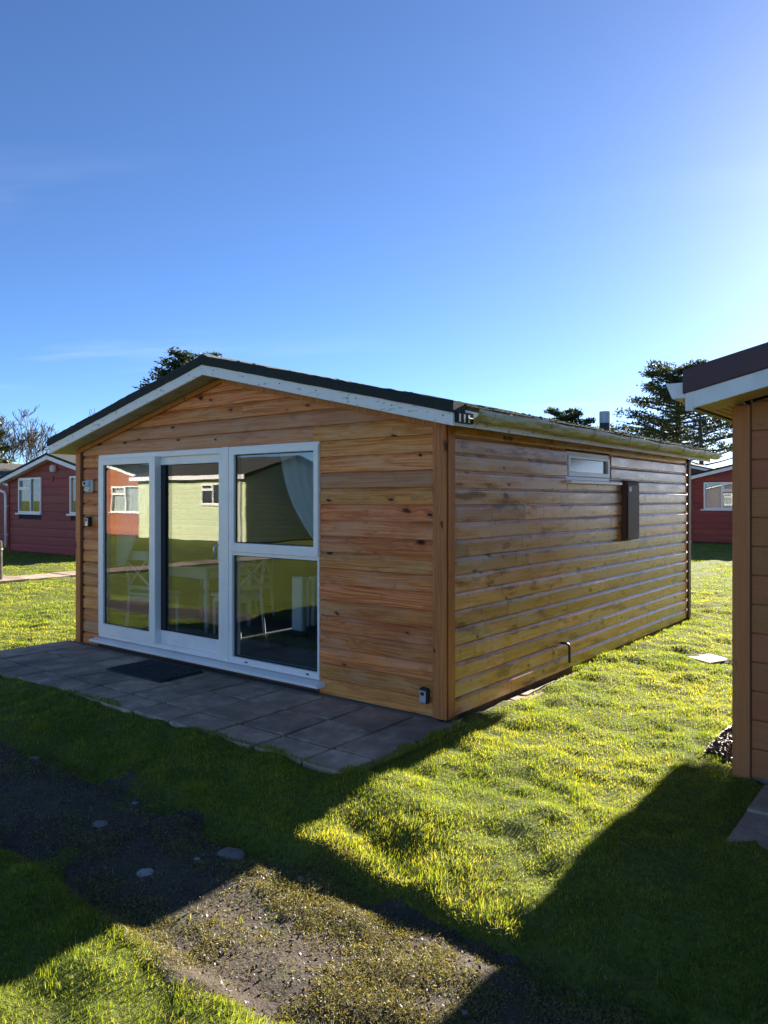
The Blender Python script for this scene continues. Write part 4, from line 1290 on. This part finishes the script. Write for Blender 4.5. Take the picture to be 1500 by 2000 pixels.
def lawn_ok(x, y):
    ok = np.ones(len(x), bool)
    e = (vnoise(x, y, 9.0, 61) - .5) * .10
    jt = np.abs(RNG.normal(0, .05, len(x)))
    # patio
    front = -1.25 + (vnoise(x, 0 * x, 2.0, 62) - .5) * .09 + e * .6
    right = .10 + (vnoise(y, 0 * y, 2.3, 63) - .5) * .10 + e
    ok &= ~((x > -5.17) & (x < right) & (y > front) & (y < .1))
    # chalet and edging strip
    sx = np.where(y < 2.1, .155 + (vnoise(y, 0 * y, 3.0, 66) - .5) * .13, .055 + (vnoise(y, 0 * y, 3.0, 67) - .5) * .05)
    ok &= ~((x > -W - .03) & (x < sx) & (y > -.02) & (y < L + .03))
    # path
    ok &= ~((y > path_edge_lo(x) + e + jt) & (y < path_edge_hi(x) + e - jt) & (np.abs(x) < 14))
    ok &= ~((x > -12.66) & (x < -11.7) & (y > -16))
    # neighbour, bark bed and its paving
    ok &= ~((x > 1.93) & (y > .26) & (y < 6.4))
    ok &= ~((x > 1.66) & (y > .50) & (y < 1.45))
    ok &= ~((x > 1.86) & (y > .36) & (y < .6))
    ok &= ~((x > 2.09 + e) & (y > -.66 + e) & (y < .26))
    ok &= ~((x > .66) & (x < 1.05) & (y > 3.58) & (y < 3.96) & (np.abs((x - .86) * .5 + (y - 3.77)) < .22))
    for cx_, y0, y1, hw_ in ((-18.3, 7.0, 13, 2.8), (-24.9, 7.6, 13.6, 2.8), (-2.55, 25, 31, 2.75)):
        ok &= ~((np.abs(x - cx_) < hw_) & (y > y0) & (y < y1))
    return ok
def plant(x, y, r, name, label, hs=1.0):
    k = lawn_ok(x, y)
    x, y, r = x[k], y[k], r[k]
    big = vnoise(x, y, 1.1, 71); mid = vnoise(x, y, 5.5, 72); sm = vnoise(x, y, 13.0, 73)
    cl = sstep(mid * .55 + sm * .45, .22, .80)
    worn = 1 - .45 * sstep(vnoise(x, y, 2.6, 74) * .6 + vnoise(x, y, 9.0, 75) * .4, .66, .80)
    keep = RNG.random(len(x)) < worn * (.86 + .14 * sstep(cl, .05, .45))
    x, y, r, cl, big = x[keep], y[keep], r[keep], cl[keep], big[keep]
    h = (.020 + .013 * cl + .004 * big) * RNG.uniform(.55, 1.25, len(x)) * hs
    # longer overhanging fringe along the path
    fr_ = (np.exp(-np.abs(y - PATH_Y1 - .10) / .10) + .7 * np.exp(-np.abs(y - PATH_Y0 + .10) / .10)) * (np.abs(x) < 13)
    h = h * (1 + .35 * fr_)
    z = zlawn(x, y) - .006
    inp = (x > -5.15) & (x < .21) & (y > -1.42) & (y < 0)
    z = np.where(inp & (y > -1.275), np.maximum(z, -.014), z)
    w = .0029 * np.maximum(1.0, r / 4.2) * RNG.uniform(.7, 1.3, len(x))
    o = blade_mesh(name, x, y, z, h, w, 'grass_blades', .75)
    tag(o, label, 'grass', kind='stuff')
    return o
# wedge of view with margin
r0, rc, r1, rho = 1.5, 4.6, 30.0, 16300.0
fa = math.atan2(math.cos(R(37.8)), -math.sin(R(37.8)))
A = R(40)
def wedge(n, ra, rb, power):
    u = RNG.random(n)
    r = np.sqrt(ra * ra + u * (rb * rb - ra * ra)) if power == 1 else ra * (rb / ra) ** u
    t_ = fa + RNG.uniform(-A, A, n)
    return CAM[0] + r * np.cos(t_), CAM[1] + r * np.sin(t_), r
n1 = int(A * (rc * rc - r0 * r0) * rho)
n2 = int(2 * A * rho * rc * rc * math.log(r1 / rc))
x1, y1, q1 = wedge(n1, r0, rc, 1)
x2, y2, q2 = wedge(n2, rc, r1, 2)
plant(np.concatenate([x1, x2]), np.concatenate([y1, y2]), np.concatenate([q1, q2]), 'lawn_grass', 'short tufted lawn grass between the chalets and along the path')
# lawn opposite, seen in the mirror of the glass
xm = RNG.uniform(-26, -4.5, 90000); ym = RNG.uniform(-14.0, -2.9, 90000)
plant(xm, ym, np.full(len(xm), 16.0), 'far_lawn_grass', 'lawn grass across the path, mirrored in the doors', 1.1)

# moss, clippings and grit on the path
def flakes(name, x, y, z, s, mat, ti, tilt_=.5, asp=.22):
    n = len(x)
    th = RNG.uniform(0, 2 * np.pi, n)
    ux, uy, uz = np.cos(th), np.sin(th), RNG.normal(0, tilt_, n)
    vx, vy, vz = -np.sin(th), np.cos(th), RNG.normal(0, tilt_, n)
    l_, w_ = s, s * asp
    V = np.empty((n, 4, 3))
    P0 = np.stack([x, y, z], -1); U = np.stack([ux, uy, uz], -1) * l_[:, None] / 2; Wv = np.stack([vx, vy, vz], -1) * w_[:, None] / 2
    V[:, 0] = P0 - U; V[:, 1] = P0 + Wv; V[:, 2] = P0 + U; V[:, 3] = P0 - Wv
    V[:, 1:3, 2] += (np.abs(RNG.normal(0, .15, n)) * l_)[:, None]
    b = (np.arange(n) * 4)[:, None]
    F = np.concatenate([b + np.array([[0, 1, 2]]), b + np.array([[0, 2, 3]])], 1).reshape(-1, 3)
    return build_tris(name, V.reshape(-1, 3), F, np.repeat(ti, 4), mat)
n = 620000
x = RNG.uniform(-4.5, 3.6, n); y = RNG.uniform(-3.1, -1.7, n)
k = (y > path_edge_lo(x) - .05) & (y < path_edge_hi(x) + .05)
cl = vnoise(x, y, 3.2, 81) * .45 + vnoise(x, y, 8.0, 82) * .35 + vnoise(x, y, 20.0, 83) * .2
dens = sstep(cl, .36, .62) * (.35 + .65 * sstep(x + .4 * vnoise(x, y, 2.0, 84), -.5, .6))  # fewer pale clippings where the chalet's shadow falls, to deepen that shade
k &= RNG.random(n) < dens * .8 + .07
x, y, cl = x[k], y[k], cl[k]
o = flakes('path_clippings', x, y, zpath(x, y) + .004 + .016 * sstep(cl, .45, .75) * RNG.random(len(x)), RNG.uniform(.006, .019, len(x)), 'clippings', np.clip(RNG.normal(.5, .25, len(x)), 0, 1), .7, .15)
tag(o, 'dry grass clippings and moss scattered over the path', 'clippings', kind='stuff')
n = 9000
x = RNG.uniform(-4.5, 3.6, n); y = RNG.uniform(-2.85, -1.85, n)
o = flakes('path_grit', x, y, zpath(x, y) + .004, RNG.uniform(.005, .016, n), 'chips', RNG.random(n) ** 3 * .6, .5, .8)
tag(o, 'loose grit and soil crumbs on the path', 'grit', kind='stuff')
# a few weeds growing through the path
n = 6000
x = RNG.uniform(-5, 3.6, n); y = RNG.uniform(-2.85, -1.85, n)
k = RNG.random(n) < sstep(vnoise(x, y, 4.0, 91), .62, .85) + .04
x, y = x[k], y[k]
o = blade_mesh('path_weeds', x, y, zpath(x, y) - .004, RNG.uniform(.012, .035, len(x)), np.full(len(x), .003), 'grass_blades', .8)
tag(o, 'sparse short grass growing through the path surface', 'grass', kind='stuff')
# bark chips
n = 5200
x = RNG.uniform(1.665, 2.04, n); y = RNG.uniform(.36, 1.44, n)
k = ~((x > 1.93) & (y > .29)) & ((y > .56) | (x > 1.72 + (.56 - y)))
x, y = x[k], y[k]
o = flakes('bark_chips', x, y, -.068 + RNG.uniform(0, .03, len(x)), RNG.uniform(.02, .055, len(x)), 'chips', RNG.random(len(x)), .55, .45)
tag(o, 'brown bark chips in the bed beside the right corner post', 'bark', kind='stuff')
slab_poly('bark_soil', [(1.655, .46), (1.95, .32), (1.95, 1.45), (1.655, 1.45)], -.22, -.066, 'path_surface', None, .01)
tag(bpy.data.objects['bark_soil'], 'dark soil under the bark chips', 'soil', kind='structure')

# ------------------------------------------------------------------ trees
def branch_rec(mb, p, d, ln, r, lev, maxlev, tips, spread=.6, up=.25, nseg=3, kids=(2, 4), shrink=.68, minr=.012):
    pts, rad = [p.copy()], [r]
    for i in range(nseg):
        d = (d + Vector((random.gauss(0, .13), random.gauss(0, .13), random.gauss(0, .10) + up * .12))).normalized()
        p = p + d * ln / nseg
        pts.append(p.copy()); rad.append(max(minr, r * (1 - .42 * (i + 1) / nseg)))
    mb.tube(pts, rad, 6 if lev < 2 else (4 if lev < 3 else 3))
    tips.append((p.copy(), d.copy(), lev))
    if lev >= maxlev: return
    nk = random.randint(*kids)
    for k in range(nk):
        t = 1.0 if k == 0 else random.uniform(.35, 1.0)
        i = min(int(t * nseg), nseg - 1)
        q = pts[i].lerp(pts[i + 1], t * nseg - i) if t < 1 else pts[-1]
        nd = (d + Vector((random.gauss(0, spread), random.gauss(0, spread), random.gauss(0, spread * .6) + up))).normalized()
        branch_rec(mb, q, nd, ln * random.uniform(shrink - .12, shrink + .12), max(minr, rad[-1] * random.uniform(.6, .9)), lev + 1, maxlev, tips, spread, up, nseg, kids, shrink, minr)

def bare_tree(name, label, x, y, h, lev=6, minr=.014, group=None):
    t = empty(name); tag(t, label, 'tree', group)
    tr = MB().tube([(x, y, -.2), (x + .05, y, h * .15), (x - .04, y + .05, h * .3)], [h * .026, h * .021, h * .018], 8).build('trunk', 'bark_tree', t, smooth=True)
    mb = MB(); tips = []
    for k in range(5):
        a = k * 1.257 + random.uniform(-.3, .3)
        d = Vector((math.cos(a) * .55, math.sin(a) * .55, .9)).normalized()
        branch_rec(mb, Vector((x - .04, y + .05, h * random.uniform(.2, .3))), d, h * .25, h * .013, 1, lev, tips, .42, .22, 3, (2, 3), .74, minr)
    mb.build('crown', 'bark_twig', t)

def foliage(name, cents, n, size, mat, parent, flat=.6):
    """cents: list of (pos, radius, vertical squash)"""
    c = np.array([[*p, r, s] for p, r, s in cents])
    wgt = c[:, 3] ** 2; wgt /= wgt.sum()
    ix = RNG.choice(len(c), n, p=wgt)
    v = RNG.normal(0, 1, (n, 3)); v /= np.linalg.norm(v, axis=1)[:, None]
    rad = RNG.random(n) ** .45
    P0 = c[ix, :3] + v * (c[ix, 3] * rad)[:, None] * np.stack([np.ones(n), np.ones(n), c[ix, 4]], -1)
    e1 = RNG.normal(0, 1, (n, 3)); e2 = RNG.normal(0, 1, (n, 3))
    e1[:, 2] = e1[:, 2] * flat + .35
    e1 /= np.linalg.norm(e1, axis=1)[:, None]; e2 /= np.linalg.norm(e2, axis=1)[:, None]
    s = RNG.uniform(.6, 1.3, n) * size
    V = np.empty((n, 3, 3))
    V[:, 0] = P0 - e2 * (s * .28)[:, None]; V[:, 1] = P0 + e2 * (s * .28)[:, None]; V[:, 2] = P0 + e1 * s[:, None]
    F = np.arange(n * 3).reshape(-1, 3)
    ti = np.clip(RNG.normal(.45, .25, n), 0, 1)
    o = build_tris(name, V.reshape(-1, 3), F, np.repeat(ti, 3), mat)
    o.parent = parent
    return o

def pine(name, label, x, y, h, reach, z0f, nlay, nleaf, size, sparse=False, lean=0.0, group=None):
    t = empty(name); tag(t, label, 'tree', group)
    tp = [(x, y, -.2), (x + lean * .3, y, h * .35), (x + lean * .6, y, h * .7), (x + lean, y, h * .97)]
    MB().tube(tp, [h * .026, h * .021, h * .014, h * .004], 8).build('trunk', 'bark_tree', t, smooth=True)
    mb = MB(); cents = []
    for k in range(nlay):
        f = z0f + (1 - z0f) * (k + random.random()) / nlay
        zz = h * f
        a = k * 2.4 + random.uniform(-.5, .5)
        rl = reach * (1.05 - .75 * ((f - z0f) / (1 - z0f)) ** 1.5) * random.uniform(.6, 1.1)
        px_ = x + lean * f
        p0 = Vector((px_, y, zz * .97))
        dr = Vector((math.cos(a), math.sin(a), 0))
        rise = random.uniform(.10, .35)
        pts = [p0]
        for q in (.35, .7, 1.0):
            pts.append(p0 + dr * rl * q + Vector((random.gauss(0, .1), random.gauss(0, .1), rl * rise * q ** 1.3)))
        mb.tube(pts, [h * .008, h * .006, h * .0045, .012], 5)
        for q in (.4, .6, .8, .95, 1.05):
            if sparse and q < .7: continue
            for _ in range(2 if sparse else 3):
                c = p0 + dr * rl * q + Vector((random.gauss(0, rl * .14), random.gauss(0, rl * .14), rl * rise * q ** 1.3 + random.uniform(-.05, .25)))
                cents.append(((c.x, c.y, c.z), random.uniform(.28, .55) * (h / 10) * (.75 if sparse else 1.0), random.uniform(.25, .42)))
            if random.random() < .7:
                e = p0 + dr * rl * q
                sd_ = dr.cross(Vector((0, 0, 1))) * random.choice((-1, 1))
                e2 = e + (sd_ + dr * .6).normalized() * rl * .35 + Vector((0, 0, rl * rise * q + .2))
                mb.tube([p0 + dr * rl * q * .8 + Vector((0, 0, rl * rise * (q * .8) ** 1.3)), e2], [h * .004, .01], 4)
                cents.append(((e2.x, e2.y, e2.z), random.uniform(.25, .5) * (h / 10), .5))
    mb.build('branch', 'bark_tree', t)
    foliage('crown', cents, nleaf, size, 'needles', t)

pine('pine_tree', 'tall layered pine beyond the right end of the gutter', -13.7, 52.0, 11.4, 5.0, .38, 56, 20000, .23)
pine('pine_tree', 'sparse open pine with bare limbs beside the tall pine', -10.9, 47.8, 8.3, 3.6, .45, 22, 3600, .20, sparse=True, lean=-.2)
pine('pine_tree', 'low bushy pine top showing above the gutter', -16.0, 37.6, 6.9, 2.6, .35, 30, 14000, .2)
pine('pine_tree', 'dark evergreen rising behind the chalet ridge', -21.45, 14.35, 7.3, 2.75, .35, 46, 19000, .17)
pine('pine_tree', 'dark dense evergreen at the left edge', -37.3, 12.9, 6.2, 2.4, .12, 46, 16000, .24)
bare_tree('bare_tree', 'leafless tree behind the left maroon chalet', -38.9, 15.9, 6.5, 7, .013)
bare_tree('bare_tree', 'leafless thin topped tree above the left roof slope', -33.0, 19.5, 6.9, 6, .010)
bare_tree('bare_tree', 'leafless tree further behind the left maroon chalet', -43.5, 14.5, 6.8, 6, .018)
